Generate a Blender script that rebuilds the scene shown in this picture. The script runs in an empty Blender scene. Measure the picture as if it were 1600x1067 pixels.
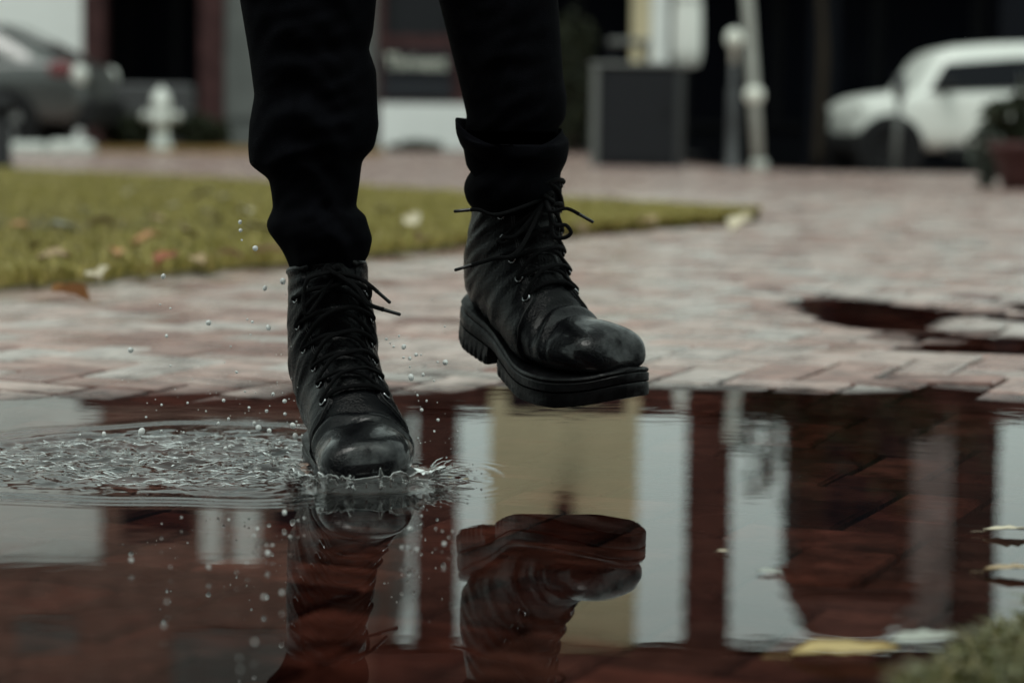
import bpy, math, random
import numpy as np
from mathutils import Vector, Matrix, noise

random.seed(7)
rng = np.random.default_rng(7)
PI = math.pi
scene = bpy.context.scene
COL = scene.collection

# ------------------------------------------------------------------ camera
CAM_H, LENS, PITCH, ROLL = 0.405, 85.0, 5.195, 0.7
FPX = LENS / 36.0 * 1600.0
cam_d = bpy.data.cameras.new('camera')
cam = bpy.data.objects.new('camera', cam_d)
COL.objects.link(cam)
cam_d.lens = LENS
cam_d.sensor_width = 36.0
cam_d.clip_start = 0.05
cam_d.clip_end = 3000
CAMM = Matrix.Translation((0, 0, CAM_H)) @ Matrix.Rotation(math.radians(90 - PITCH), 4, 'X') @ Matrix.Rotation(math.radians(ROLL), 4, 'Z')
cam.matrix_world = CAMM
cam_d.dof.use_dof = True
cam_d.dof.focus_distance = 2.80
cam_d.dof.aperture_fstop = 3.8
scene.camera = cam

# ------------------------------------------------------------------ sky, sun, exposure
SUN_EL, SUN_AZ = 68.0, -28.0      # sun high, behind the camera and to its left (thick cloud, very soft)
world = bpy.data.worlds.new('World')
scene.world = world
world.use_nodes = True
wn, wl = world.node_tree.nodes, world.node_tree.links
wn.clear()
w_out = wn.new('ShaderNodeOutputWorld')
w_bg = wn.new('ShaderNodeBackground')
w_sky = wn.new('ShaderNodeTexSky')
w_sky.sky_type = 'NISHITA'
w_sky.sun_disc = False
w_sky.sun_elevation = math.radians(SUN_EL)
w_sky.sun_rotation = math.radians(180 + SUN_AZ)
w_sky.dust_density = 4.0
w_sky.air_density = 1.2
w_hsv = wn.new('ShaderNodeHueSaturation')
w_hsv.inputs['Saturation'].default_value = 0.22
w_tint = wn.new('ShaderNodeMix')
w_tint.data_type = 'RGBA'
w_tint.blend_type = 'MULTIPLY'
w_tint.inputs[0].default_value = 1.0
w_tint.inputs[7].default_value = (0.86, 1.0, 0.94, 1)
wl.new(w_sky.outputs[0], w_hsv.inputs['Color'])
w_cloud = wn.new('ShaderNodeMix')          # even cloud deck over the sky
w_cloud.data_type = 'RGBA'
w_cloud.inputs[0].default_value = 0.65
w_cloud.inputs[7].default_value = (8.6, 8.7, 8.6, 1)
wl.new(w_hsv.outputs[0], w_cloud.inputs[6])
wl.new(w_cloud.outputs[2], w_tint.inputs[6])
wl.new(w_tint.outputs[2], w_bg.inputs[0])
w_bg.inputs[1].default_value = 0.10
wl.new(w_bg.outputs[0], w_out.inputs[0])

sun_d = bpy.data.lights.new('sun', 'SUN')
sun_d.energy = 1.0
sun_d.angle = math.radians(25)
sun_d.color = (1.0, 0.99, 0.93)
sun = bpy.data.objects.new('sun', sun_d)
COL.objects.link(sun)
_e, _a = math.radians(SUN_EL), math.radians(SUN_AZ)
_sd = Vector((math.sin(_a) * math.cos(_e), -math.cos(_a) * math.cos(_e), math.sin(_e)))
sun.rotation_euler = _sd.to_track_quat('Z', 'Y').to_euler()

scene.view_settings.view_transform = 'Standard'
scene.view_settings.look = 'None'
scene.view_settings.gamma = 1.0
scene.view_settings.exposure = 0.28
scene.cycles.max_bounces = 14
scene.cycles.transparent_max_bounces = 16
scene.cycles.transmission_bounces = 10
scene.cycles.glossy_bounces = 6
scene.cycles.use_denoising = True
scene.cycles.caustics_refractive = False

# ------------------------------------------------------------------ pixel helpers (photo pixels, 1600 x 1067)
def ray(px, py):
    d = CAMM.to_3x3() @ Vector(((px - 800) / FPX, -(py - 533.5) / FPX, -1))
    return CAMM.translation.copy(), d

def G(px, py, z=0.0):
    o, d = ray(px, py)
    return o + d * ((z - o.z) / d.z)

def PY(px, py, Y):
    o, d = ray(px, py)
    return o + d * ((Y - o.y) / d.y)

# ------------------------------------------------------------------ mesh helpers
class MB:
    def __init__(s):
        s.v, s.f, s.m = [], [], []

    def add(s, verts, faces, mi=0):
        o = len(s.v)
        s.v.extend([tuple(p) for p in verts])
        s.f.extend([tuple(i + o for i in f) for f in faces])
        s.m.extend([mi] * len(faces))
        return s

    def box(s, x0, x1, y0, y1, z0, z1, mi=0, bev=0.0):
        b = bev
        if b <= 0:
            v = [(x, y, z) for z in (z0, z1) for y in (y0, y1) for x in (x0, x1)]
            f = [(0, 2, 3, 1), (4, 5, 7, 6), (0, 1, 5, 4), (2, 6, 7, 3), (0, 4, 6, 2), (1, 3, 7, 5)]
            return s.add(v, f, mi)
        loops = []
        for z, i in ((z0, b), (z0 + b, 0), (z1 - b, 0), (z1, b)):
            X0, X1, Y0, Y1 = x0 + i, x1 - i, y0 + i, y1 - i
            c = b * 0.8
            loops.append([(X0 + c, Y0, z), (X1 - c, Y0, z), (X1, Y0 + c, z), (X1, Y1 - c, z), (X1 - c, Y1, z), (X0 + c, Y1, z), (X0, Y1 - c, z), (X0, Y0 + c, z)])
        return s.loft(loops, True, mi)

    def loft(s, loops, caps=True, mi=0, closed=True):
        n = len(loops[0])
        v = [p for l in loops for p in l]
        f = []
        for i in range(len(loops) - 1):
            for j in range(n if closed else n - 1):
                a, b = i * n + j, i * n + (j + 1) % n
                f.append((a, b, b + n, a + n))
        if caps:
            f.append(tuple(range(n))[::-1])
            f.append(tuple((len(loops) - 1) * n + k for k in range(n)))
        return s.add(v, f, mi)

    def grid(s, rows, mi=0):
        return s.loft(rows, False, mi, closed=False)

    def tube(s, pts, r, n=8, caps=True, mi=0, flat=1.0):
        pts = [Vector(p) for p in pts]
        rs = r if isinstance(r, (list, tuple)) else [r] * len(pts)
        loops = []
        up = None
        for i, p in enumerate(pts):
            t = (pts[min(i + 1, len(pts) - 1)] - pts[max(i - 1, 0)])
            if t.length < 1e-9:
                t = Vector((0, 0, 1))
            t.normalize()
            if up is None:
                up = Vector((0, 0, 1)) if abs(t.z) < 0.9 else Vector((1, 0, 0))
            a = t.cross(up)
            if a.length < 1e-6:
                a = t.cross(Vector((0, 1, 0.1)))
            a.normalize()
            b = a.cross(t).normalized()
            up = b
            loops.append([p + (a * math.cos(q) + b * math.sin(q) * flat) * rs[i] for q in [2 * PI * k / n for k in range(n)]])
        return s.loft(loops, caps, mi)

    def lathe(s, prof, n=16, c=(0, 0, 0), mi=0, axis='z'):
        loops = []
        for r, h in prof:
            lp = []
            for k in range(n):
                q = 2 * PI * k / n
                a, b = r * math.cos(q), r * math.sin(q)
                p = (a, b, h) if axis == 'z' else ((h, a, b) if axis == 'x' else (b, h, a))
                lp.append((p[0] + c[0], p[1] + c[1], p[2] + c[2]))
            loops.append(lp)
        return s.loft(loops, True, mi)

    def build(s, name, mats, parent=None, smooth=False, loc=None):
        me = bpy.data.meshes.new(name)
        me.from_pydata(s.v, [], s.f)
        mats = mats if isinstance(mats, (list, tuple)) else [mats]
        for m in mats:
            me.materials.append(m)
        if len(mats) > 1:
            me.polygons.foreach_set('material_index', s.m)
        if smooth:
            me.polygons.foreach_set('use_smooth', [True] * len(me.polygons))
        me.update()
        o = bpy.data.objects.new(name, me)
        COL.objects.link(o)
        if parent is not None:
            o.parent = parent
        if loc is not None:
            o.location = loc
        return o

def tag(o, label, cat, group=None):
    o['label'] = label
    o['category'] = cat
    if group:
        o['group'] = group
    return o

def struct(o):
    o['kind'] = 'structure'
    return o

def stuff(o, label=None, cat=None):
    o['kind'] = 'stuff'
    if label:
        o['label'] = label
        o['category'] = cat
    return o

def empty(name, loc=(0, 0, 0), rz=0.0):
    o = bpy.data.objects.new(name, None)
    o.empty_display_size = 0.1
    o.location = loc
    o.rotation_euler = (0, 0, rz)
    COL.objects.link(o)
    return o

def fix_normals(o):
    import bmesh
    bm = bmesh.new()
    bm.from_mesh(o.data)
    bmesh.ops.recalc_face_normals(bm, faces=bm.faces)
    bm.to_mesh(o.data)
    bm.free()

def catmull(pts, n):
    """dense Catmull-Rom resample of a list of vectors"""
    P = [Vector(p) for p in pts]
    out = []
    for i in range(len(P) - 1):
        p0, p1, p2, p3 = P[max(i - 1, 0)], P[i], P[i + 1], P[min(i + 2, len(P) - 1)]
        for k in range(n):
            t = k / n
            out.append(0.5 * ((2 * p1) + (p2 - p0) * t + (2 * p0 - 5 * p1 + 4 * p2 - p3) * t * t + (3 * p1 - p0 - 3 * p2 + p3) * t ** 3))
    out.append(P[-1])
    return out

def ss(a, b, x):
    t = np.clip((x - a) / (b - a), 0, 1)
    return t * t * (3 - 2 * t)

# ------------------------------------------------------------------ materials
def mat(name, col, rough=0.6, spec=0.5, metal=0.0, var=0.0, vscale=8.0, bump=0.0, bscale=60.0, coat=0.0, coat_r=0.1, rvar=0.0):
    m = bpy.data.materials.new(name)
    m.use_nodes = True
    nt = m.node_tree
    b = nt.nodes['Principled BSDF']
    b.inputs['Base Color'].default_value = (*col, 1)
    b.inputs['Roughness'].default_value = rough
    b.inputs['Specular IOR Level'].default_value = spec
    b.inputs['Metallic'].default_value = metal
    b.inputs['Coat Weight'].default_value = coat
    b.inputs['Coat Roughness'].default_value = coat_r
    tc = nt.nodes.new('ShaderNodeTexCoord')
    if var > 0 or rvar > 0:
        nz = nt.nodes.new('ShaderNodeTexNoise')
        nz.inputs['Scale'].default_value = vscale
        nz.inputs['Detail'].default_value = 6
        nt.links.new(tc.outputs['Object'], nz.inputs['Vector'])
        if var > 0:
            mr = nt.nodes.new('ShaderNodeMapRange')
            mr.inputs['From Min'].default_value = 0.3
            mr.inputs['From Max'].default_value = 0.7
            mr.inputs['To Min'].default_value = 1 - var
            mr.inputs['To Max'].default_value = 1 + var
            nt.links.new(nz.outputs['Fac'], mr.inputs['Value'])
            mx = nt.nodes.new('ShaderNodeVectorMath')
            mx.operation = 'SCALE'
            mx.inputs[0].default_value = col
            nt.links.new(mr.outputs[0], mx.inputs['Scale'])
            nt.links.new(mx.outputs[0], b.inputs['Base Color'])
        if rvar > 0:
            m2 = nt.nodes.new('ShaderNodeMapRange')
            m2.inputs['From Min'].default_value = 0.3
            m2.inputs['From Max'].default_value = 0.7
            m2.inputs['To Min'].default_value = max(0.02, rough - rvar)
            m2.inputs['To Max'].default_value = min(1, rough + rvar)
            nt.links.new(nz.outputs['Fac'], m2.inputs['Value'])
            nt.links.new(m2.outputs[0], b.inputs['Roughness'])
    if bump > 0:
        n2 = nt.nodes.new('ShaderNodeTexNoise')
        n2.inputs['Scale'].default_value = bscale
        n2.inputs['Detail'].default_value = 5
        nt.links.new(tc.outputs['Object'], n2.inputs['Vector'])
        bp = nt.nodes.new('ShaderNodeBump')
        bp.inputs['Strength'].default_value = bump
        bp.inputs['Distance'].default_value = 0.01
        nt.links.new(n2.outputs['Fac'], bp.inputs['Height'])
        nt.links.new(bp.outputs[0], b.inputs['Normal'])
    return m

def brick_mat(name, source):
    """damp clay paver; each brick has its own tone"""
    m = bpy.data.materials.new(name)
    m.use_nodes = True
    nt = m.node_tree
    L = nt.links
    b = nt.nodes['Principled BSDF']
    if source == 'object':
        src = nt.nodes.new('ShaderNodeObjectInfo').outputs['Random']
    else:
        src = nt.nodes.new('ShaderNodeNewGeometry').outputs['Random Per Island']
    ramp = nt.nodes.new('ShaderNodeValToRGB')
    e = ramp.color_ramp.elements
    e[0].position, e[0].color = 0.0, (0.17, 0.085, 0.07, 1)
    e[1].position, e[1].color = 1.0, (0.38, 0.27, 0.235, 1)
    for p, c in ((0.25, (0.33, 0.215, 0.185, 1)), (0.5, (0.38, 0.295, 0.265, 1)), (0.75, (0.40, 0.365, 0.34, 1))):
        x = e.new(p)
        x.color = c
    L.new(src, ramp.inputs[0])
    geo = nt.nodes.new('ShaderNodeNewGeometry')
    nz = nt.nodes.new('ShaderNodeTexNoise')
    nz.inputs['Scale'].default_value = 14
    nz.inputs['Detail'].default_value = 8
    nz.inputs['Roughness'].default_value = 0.65
    L.new(geo.outputs['Position'], nz.inputs['Vector'])
    mr = nt.nodes.new('ShaderNodeMapRange')
    mr.inputs['From Min'].default_value = 0.3
    mr.inputs['From Max'].default_value = 0.7
    mr.inputs['To Min'].default_value = 0.55
    mr.inputs['To Max'].default_value = 1.48
    L.new(nz.outputs['Fac'], mr.inputs['Value'])
    mx = nt.nodes.new('ShaderNodeVectorMath')
    mx.operation = 'SCALE'
    L.new(ramp.outputs[0], mx.inputs[0])
    L.new(mr.outputs[0], mx.inputs['Scale'])
    if source == 'far':
        L.new(mx.outputs[0], b.inputs['Base Color'])
    else:
        # soaked clay is darker: below the water line and a few millimetres above it
        sep = nt.nodes.new('ShaderNodeSeparateXYZ')
        L.new(geo.outputs['Position'], sep.inputs[0])
        ad = nt.nodes.new('ShaderNodeMath')
        ad.operation = 'MULTIPLY_ADD'
        ad.inputs[1].default_value = 0.006
        L.new(nz.outputs['Fac'], ad.inputs[0])
        L.new(sep.outputs['Z'], ad.inputs[2])
        wet = nt.nodes.new('ShaderNodeMapRange')
        wet.interpolation_type = 'SMOOTHSTEP'
        wet.inputs['From Min'].default_value = 0.0025
        wet.inputs['From Max'].default_value = 0.0075
        L.new(ad.outputs[0], wet.inputs['Value'])
        wm = nt.nodes.new('ShaderNodeMix')
        wm.data_type = 'RGBA'
        wm.blend_type = 'MULTIPLY'
        wm.inputs[0].default_value = 1.0
        wm.inputs[7].default_value = (0.13, 0.078, 0.072, 1)
        # soaked bricks differ more from one another than dry ones
        hs = nt.nodes.new('ShaderNodeMath')
        hs.operation = 'MULTIPLY'
        hs.inputs[1].default_value = 7.31
        L.new(src, hs.inputs[0])
        hf = nt.nodes.new('ShaderNodeMath')
        hf.operation = 'FRACT'
        L.new(hs.outputs[0], hf.inputs[0])
        hp = nt.nodes.new('ShaderNodeMath')
        hp.operation = 'POWER'
        hp.inputs[1].default_value = 2.0
        L.new(hf.outputs[0], hp.inputs[0])
        hm = nt.nodes.new('ShaderNodeMapRange')
        hm.inputs['To Min'].default_value = 0.6
        hm.inputs['To Max'].default_value = 1.9
        L.new(hp.outputs[0], hm.inputs['Value'])
        n4 = nt.nodes.new('ShaderNodeTexNoise')
        n4.inputs['Scale'].default_value = 26
        n4.inputs['Detail'].default_value = 5
        L.new(geo.outputs['Position'], n4.inputs['Vector'])
        m4 = nt.nodes.new('ShaderNodeMapRange')
        m4.inputs['From Min'].default_value = 0.32
        m4.inputs['From Max'].default_value = 0.68
        m4.inputs['To Min'].default_value = 0.45
        m4.inputs['To Max'].default_value = 1.6
        L.new(n4.outputs['Fac'], m4.inputs['Value'])
        h5 = nt.nodes.new('ShaderNodeMath')
        h5.operation = 'MULTIPLY'
        L.new(hm.outputs[0], h5.inputs[0])
        L.new(m4.outputs[0], h5.inputs[1])
        wv = nt.nodes.new('ShaderNodeVectorMath')
        wv.operation = 'SCALE'
        L.new(mx.outputs[0], wv.inputs[0])
        L.new(h5.outputs[0], wv.inputs['Scale'])
        L.new(wv.outputs[0], wm.inputs[6])
        fm = nt.nodes.new('ShaderNodeMix')
        fm.data_type = 'RGBA'
        L.new(wet.outputs[0], fm.inputs[0])
        L.new(wm.outputs[2], fm.inputs[6])
        L.new(mx.outputs[0], fm.inputs[7])
        L.new(fm.outputs[2], b.inputs['Base Color'])
        sm = nt.nodes.new('ShaderNodeMath')       # no air-clay gloss where the brick is under water
        sm.operation = 'MULTIPLY_ADD'
        sm.inputs[1].default_value = 0.40
        sm.inputs[2].default_value = 0.02
        L.new(wet.outputs[0], sm.inputs[0])
        L.new(sm.outputs[0], b.inputs['Specular IOR Level'])
    n3 = nt.nodes.new('ShaderNodeTexNoise')
    n3.inputs['Scale'].default_value = 5.0
    n3.inputs['Detail'].default_value = 5
    L.new(geo.outputs['Position'], n3.inputs['Vector'])
    r2 = nt.nodes.new('ShaderNodeMapRange')
    r2.inputs['From Min'].default_value = 0.35
    r2.inputs['From Max'].default_value = 0.65
    r2.inputs['To Min'].default_value = 0.13
    r2.inputs['To Max'].default_value = 0.46
    L.new(n3.outputs['Fac'], r2.inputs['Value'])
    L.new(r2.outputs[0], b.inputs['Roughness'])
    n2 = nt.nodes.new('ShaderNodeTexNoise')
    n2.inputs['Scale'].default_value = 90
    n2.inputs['Detail'].default_value = 6
    L.new(geo.outputs['Position'], n2.inputs['Vector'])
    bp = nt.nodes.new('ShaderNodeBump')
    bp.inputs['Strength'].default_value = 0.35
    bp.inputs['Distance'].default_value = 0.004
    L.new(n2.outputs['Fac'], bp.inputs['Height'])
    L.new(bp.outputs[0], b.inputs['Normal'])
    return m

def far_paving_mat():
    m = brick_mat('far_paving', 'far')
    nt = m.node_tree
    bt = nt.nodes.new('ShaderNodeTexBrick')
    bt.inputs['Scale'].default_value = 1.0
    bt.inputs['Brick Width'].default_value = 0.2
    bt.inputs['Row Height'].default_value = 0.1
    bt.inputs['Mortar Size'].default_value = 0.004
    bt.inputs['Color1'].default_value = (0.30, 0.18, 0.155, 1)
    bt.inputs['Color2'].default_value = (0.36, 0.28, 0.255, 1)
    bt.inputs['Mortar'].default_value = (0.08, 0.06, 0.05, 1)
    geo = nt.nodes.new('ShaderNodeNewGeometry')
    mp = nt.nodes.new('ShaderNodeMapping')
    mp.inputs['Rotation'].default_value = (0, 0, math.radians(23))
    nt.links.new(geo.outputs['Position'], mp.inputs['Vector'])
    nt.links.new(mp.outputs[0], bt.inputs['Vector'])
    sc = [n for n in nt.nodes if n.type == 'VECT_MATH'][0]
    nt.links.new(bt.outputs['Color'], sc.inputs[0])
    return m

def water_mat():
    m = bpy.data.materials.new('puddle_water')
    m.use_nodes = True
    nt = m.node_tree
    nt.nodes.clear()
    L = nt.links
    out = nt.nodes.new('ShaderNodeOutputMaterial')
    fr = nt.nodes.new('ShaderNodeFresnel')
    fr.inputs['IOR'].default_value = 1.33
    tr = nt.nodes.new('ShaderNodeBsdfTransparent')
    tr.inputs[0].default_value = (0.80, 0.66, 0.60, 1)
    gl = nt.nodes.new('ShaderNodeBsdfGlossy')
    gl.inputs['Roughness'].default_value = 0.0
    gl.inputs['Color'].default_value = (1, 1, 1, 1)
    geo = nt.nodes.new('ShaderNodeNewGeometry')
    nz = nt.nodes.new('ShaderNodeTexNoise')
    nz.inputs['Scale'].default_value = 9
    nz.inputs['Detail'].default_value = 2
    L.new(geo.outputs['Position'], nz.inputs['Vector'])
    bp = nt.nodes.new('ShaderNodeBump')
    bp.inputs['Strength'].default_value = 0.12
    bp.inputs['Distance'].default_value = 0.0015
    L.new(nz.outputs['Fac'], bp.inputs['Height'])
    mx = nt.nodes.new('ShaderNodeMixShader')
    L.new(bp.outputs[0], fr.inputs['Normal'])
    L.new(bp.outputs[0], gl.inputs['Normal'])
    L.new(fr.outputs[0], mx.inputs[0])
    L.new(tr.outputs[0], mx.inputs[1])
    L.new(gl.outputs[0], mx.inputs[2])
    L.new(mx.outputs[0], out.inputs[0])
    return m

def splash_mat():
    m = bpy.data.materials.new('whitened_splash_water')
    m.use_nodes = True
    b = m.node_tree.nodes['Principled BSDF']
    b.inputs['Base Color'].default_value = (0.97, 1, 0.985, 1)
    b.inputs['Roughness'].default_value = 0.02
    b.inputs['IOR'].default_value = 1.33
    b.inputs['Transmission Weight'].default_value = 0.40  # part-opaque white stands in for sky brightness caught by the drops
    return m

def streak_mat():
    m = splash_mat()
    m.name = 'whitened_streak_water'
    m.node_tree.nodes['Principled BSDF'].inputs['Transmission Weight'].default_value = 0.82  # remaining white body paints bright sky glints on the chop
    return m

def ramp_mat(name, cols, rough=0.6, trans=0.0, spec=0.3):
    """colour by random per island (grass blades, leaves of a bush)"""
    m = bpy.data.materials.new(name)
    m.use_nodes = True
    nt = m.node_tree
    b = nt.nodes['Principled BSDF']
    g = nt.nodes.new('ShaderNodeNewGeometry')
    r = nt.nodes.new('ShaderNodeValToRGB')
    e = r.color_ramp.elements
    e[0].color = (*cols[0], 1)
    e[1].color = (*cols[-1], 1)
    for i, c in enumerate(cols[1:-1]):
        x = e.new((i + 1) / (len(cols) - 1))
        x.color = (*c, 1)
    nt.links.new(g.outputs['Random Per Island'], r.inputs[0])
    nt.links.new(r.outputs[0], b.inputs['Base Color'])
    b.inputs['Roughness'].default_value = rough
    b.inputs['Specular IOR Level'].default_value = spec
    return m

M = {}
M['brick_obj'] = brick_mat('paver_brick', 'object')
M['brick_far'] = brick_mat('paver_brick_field', 'island')
M['paving_far'] = far_paving_mat()
M['sand'] = mat('joint_sand', (0.045, 0.03, 0.025), 0.8, 0.3, var=0.4, vscale=20)
M['water'] = water_mat()
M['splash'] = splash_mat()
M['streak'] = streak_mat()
M['leather'] = mat('black_leather', (0.0028, 0.0029, 0.0036), 0.25, 0.09, var=0.3, vscale=40, bump=0.22, bscale=380, rvar=0.10)
def wet_toe(m):
    nt = m.node_tree
    L = nt.links
    b = nt.nodes['Principled BSDF']
    tc = nt.nodes.new('ShaderNodeTexCoord')
    sx_ = nt.nodes.new('ShaderNodeSeparateXYZ')
    L.new(tc.outputs['Object'], sx_.inputs[0])
    a = nt.nodes.new('ShaderNodeMapRange')
    a.inputs['From Min'].default_value = 0.19
    a.inputs['From Max'].default_value = 0.25
    L.new(sx_.outputs['X'], a.inputs['Value'])
    n = nt.nodes.new('ShaderNodeTexNoise')
    n.inputs['Scale'].default_value = 24
    n.inputs['Detail'].default_value = 7
    n.inputs['Roughness'].default_value = 0.62
    L.new(tc.outputs['Object'], n.inputs['Vector'])
    r = nt.nodes.new('ShaderNodeMapRange')
    r.inputs['From Min'].default_value = 0.40
    r.inputs['From Max'].default_value = 0.60
    L.new(n.outputs['Fac'], r.inputs['Value'])
    mu = nt.nodes.new('ShaderNodeMath')
    mu.operation = 'MULTIPLY'
    L.new(a.outputs[0], mu.inputs[0])
    L.new(r.outputs[0], mu.inputs[1])
    L.new(mu.outputs[0], b.inputs['Coat Weight'])
    b.inputs['Coat Roughness'].default_value = 0.13
    b.inputs['Coat IOR'].default_value = 1.55
wet_toe(M['leather'])
M['leather_soft'] = mat('black_tongue_leather', (0.0028, 0.0029, 0.0034), 0.34, 0.15, bump=0.12, bscale=300)
M['rubber'] = mat('black_rubber', (0.003, 0.003, 0.0036), 0.42, 0.18, bump=0.15, bscale=150, rvar=0.12, vscale=30)
M['lace'] = mat('black_cord', (0.0026, 0.0026, 0.0032), 0.75, 0.1, bump=0.8, bscale=900)
M['aglet'] = mat('black_aglet', (0.012, 0.012, 0.013), 0.25, 0.5)
M['eyelet'] = mat('dark_nickel', (0.30, 0.31, 0.32), 0.22, 0.5, metal=1.0)
M['stitch'] = mat('black_thread', (0.015, 0.015, 0.016), 0.6, 0.3)
M['cloth'] = mat('black_cotton', (0.0024, 0.0025, 0.0036), 0.9, 0.03, var=0.25, vscale=60, bump=0.3, bscale=700)
M['skin'] = mat('skin', (0.40, 0.24, 0.17), 0.55)
M['hair'] = mat('dark_hair', (0.02, 0.014, 0.01), 0.6)
M['grass'] = ramp_mat('lawn_blades', [(0.14, 0.13, 0.028), (0.26, 0.225, 0.05), (0.36, 0.30, 0.075), (0.46, 0.37, 0.15), (0.26, 0.23, 0.05)], 0.6)
M['soil'] = mat('lawn_soil', (0.08, 0.065, 0.028), 0.9, 0.2, var=0.5, vscale=6, bump=0.5)
M['tuft'] = ramp_mat('wet_tuft', [(0.05, 0.055, 0.015), (0.12, 0.10, 0.03), (0.07, 0.08, 0.02), (0.2, 0.16, 0.07)], 0.4)
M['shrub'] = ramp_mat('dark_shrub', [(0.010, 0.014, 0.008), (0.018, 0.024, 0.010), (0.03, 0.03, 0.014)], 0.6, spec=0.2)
M['greyshrub'] = ramp_mat('grey_shrub', [(0.03, 0.036, 0.03), (0.10, 0.12, 0.10), (0.05, 0.06, 0.045)], 0.6)
M['bark'] = mat('bark', (0.03, 0.022, 0.015), 0.9, 0.2, bump=0.5)
for k, c in (('tan', (0.34, 0.24, 0.13)), ('pale', (0.56, 0.49, 0.36)), ('rust', (0.28, 0.09, 0.04)), ('orange', (0.38, 0.19, 0.07)), ('yellow', (0.40, 0.29, 0.11)), ('grey', (0.30, 0.31, 0.27))):
    M['leaf_' + k] = mat('leaf_' + k, c, 0.5, 0.4, var=0.3, vscale=40)
M['white_wall'] = mat('white_render', (0.82, 0.83, 0.81), 0.85, 0.2, var=0.06, vscale=1.5, bump=0.2, bscale=30)
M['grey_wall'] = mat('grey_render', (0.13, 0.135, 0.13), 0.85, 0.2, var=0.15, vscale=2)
M['pink_wall'] = mat('pinkish_render', (0.50, 0.42, 0.41), 0.85, 0.2, var=0.3, vscale=3)
M['tan_wall'] = mat('tan_render', (0.62, 0.53, 0.35), 0.85, 0.2, var=0.08, vscale=2)
M['brown'] = mat('brown_brick', (0.075, 0.030, 0.025), 0.8, 0.2, var=0.3, vscale=5, bump=0.3, bscale=20)
M['bay_brick'] = mat('bay_brick', (0.19, 0.115, 0.095), 0.8, 0.2, var=0.35, vscale=4, bump=0.3, bscale=20)
M['redbrick'] = mat('red_brick', (0.055, 0.024, 0.024), 0.8, 0.2, var=0.3, vscale=6, bump=0.3, bscale=20)
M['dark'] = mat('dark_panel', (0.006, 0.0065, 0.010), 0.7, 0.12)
M['darkframe'] = mat('dark_frame', (0.008, 0.008, 0.011), 0.5, 0.2)
M['glass'] = mat('dark_glazing', (0.006, 0.007, 0.011), 0.15, 0.05)
M['shingle'] = mat('dark_shingle', (0.030, 0.017, 0.015), 0.8, 0.2, var=0.3, vscale=12)
M['signblack'] = mat('sign_black', (0.012, 0.012, 0.016), 0.5, 0.2)
M['signgrey'] = mat('sign_grey', (0.022, 0.024, 0.030), 0.5, 0.2)
M['letters'] = mat('sign_letters', (0.85, 0.86, 0.74), 0.5, 0.3)
M['letters_dim'] = mat('sign_small_letters', (0.05, 0.053, 0.06), 0.5, 0.3)
M['hydrant'] = mat('white_enamel', (0.64, 0.66, 0.62), 0.4, 0.5, var=0.08, vscale=10)
M['kerb'] = mat('pale_kerb', (0.50, 0.52, 0.49), 0.8, 0.3, var=0.15, vscale=5)
M['mulch'] = mat('ochre_mulch', (0.14, 0.085, 0.03), 0.9, 0.1, var=0.5, vscale=12, bump=0.8)
M['cabinet'] = mat('cabinet_grey', (0.007, 0.008, 0.011), 0.55, 0.3, var=0.1)
M['cabinet_edge'] = mat('cabinet_trim', (0.13, 0.135, 0.13), 0.5, 0.4)
M['post_pale'] = mat('pale_post', (0.36, 0.37, 0.34), 0.5, 0.4, var=0.1)
M['post_dark'] = mat('dark_post', (0.055, 0.057, 0.06), 0.5, 0.4)
M['globe'] = mat('opal_globe', (0.72, 0.73, 0.66), 0.35, 0.4)
M['canvas'] = mat('white_canvas', (0.80, 0.81, 0.77), 0.85, 0.2)
M['white_paint'] = mat('white_car_paint', (0.70, 0.72, 0.68), 0.4, 0.4, coat=0.3, coat_r=0.05)
M['grey_paint'] = mat('grey_car_paint', (0.055, 0.058, 0.056), 0.3, 0.5, metal=0.2, coat=0.8, coat_r=0.05)
M['car_glass'] = mat('car_glass', (0.008, 0.009, 0.012), 0.1, 0.1)
M['trim'] = mat('black_trim', (0.010, 0.010, 0.011), 0.6, 0.2)
M['tyre'] = mat('tyre', (0.009, 0.009, 0.010), 0.8, 0.2)
M['rim'] = mat('alloy', (0.30, 0.31, 0.31), 0.35, 0.5, metal=0.8)
M['redlamp'] = mat('red_lens', (0.12, 0.008, 0.012), 0.2, 0.5)
M['whitelamp'] = mat('white_lens', (0.62, 0.64, 0.60), 0.2, 0.5)
M['pot'] = mat('red_brown_pot', (0.05, 0.016, 0.015), 0.6, 0.3, var=0.2)

# ------------------------------------------------------------------ ground heights
_edge_px = [(-300, 632), (0, 627), (60, 623), (125, 622), (200, 625), (270, 621), (340, 617), (400, 620), (470, 610), (620, 606), (680, 613), (760, 607), (900, 606),
            (1010, 606), (1100, 610), (1180, 613), (1300, 617), (1400, 612), (1480, 610), (1530, 620), (1600, 628), (1900, 640)]
_ep = [G(*p) for p in _edge_px]
EX, EY = np.array([p.x for p in _ep]), np.array([p.y for p in _ep])

def vnoise(x, y, s, seed=0.0):
    x, y = np.broadcast_arrays(np.asarray(x, float), np.asarray(y, float))
    out = np.empty(x.shape)
    xf, yf, of = x.ravel(), y.ravel(), out.ravel()
    for i in range(xf.size):
        of[i] = noise.noise((xf[i] * s, yf[i] * s, seed))
    return of.reshape(x.shape)

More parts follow.
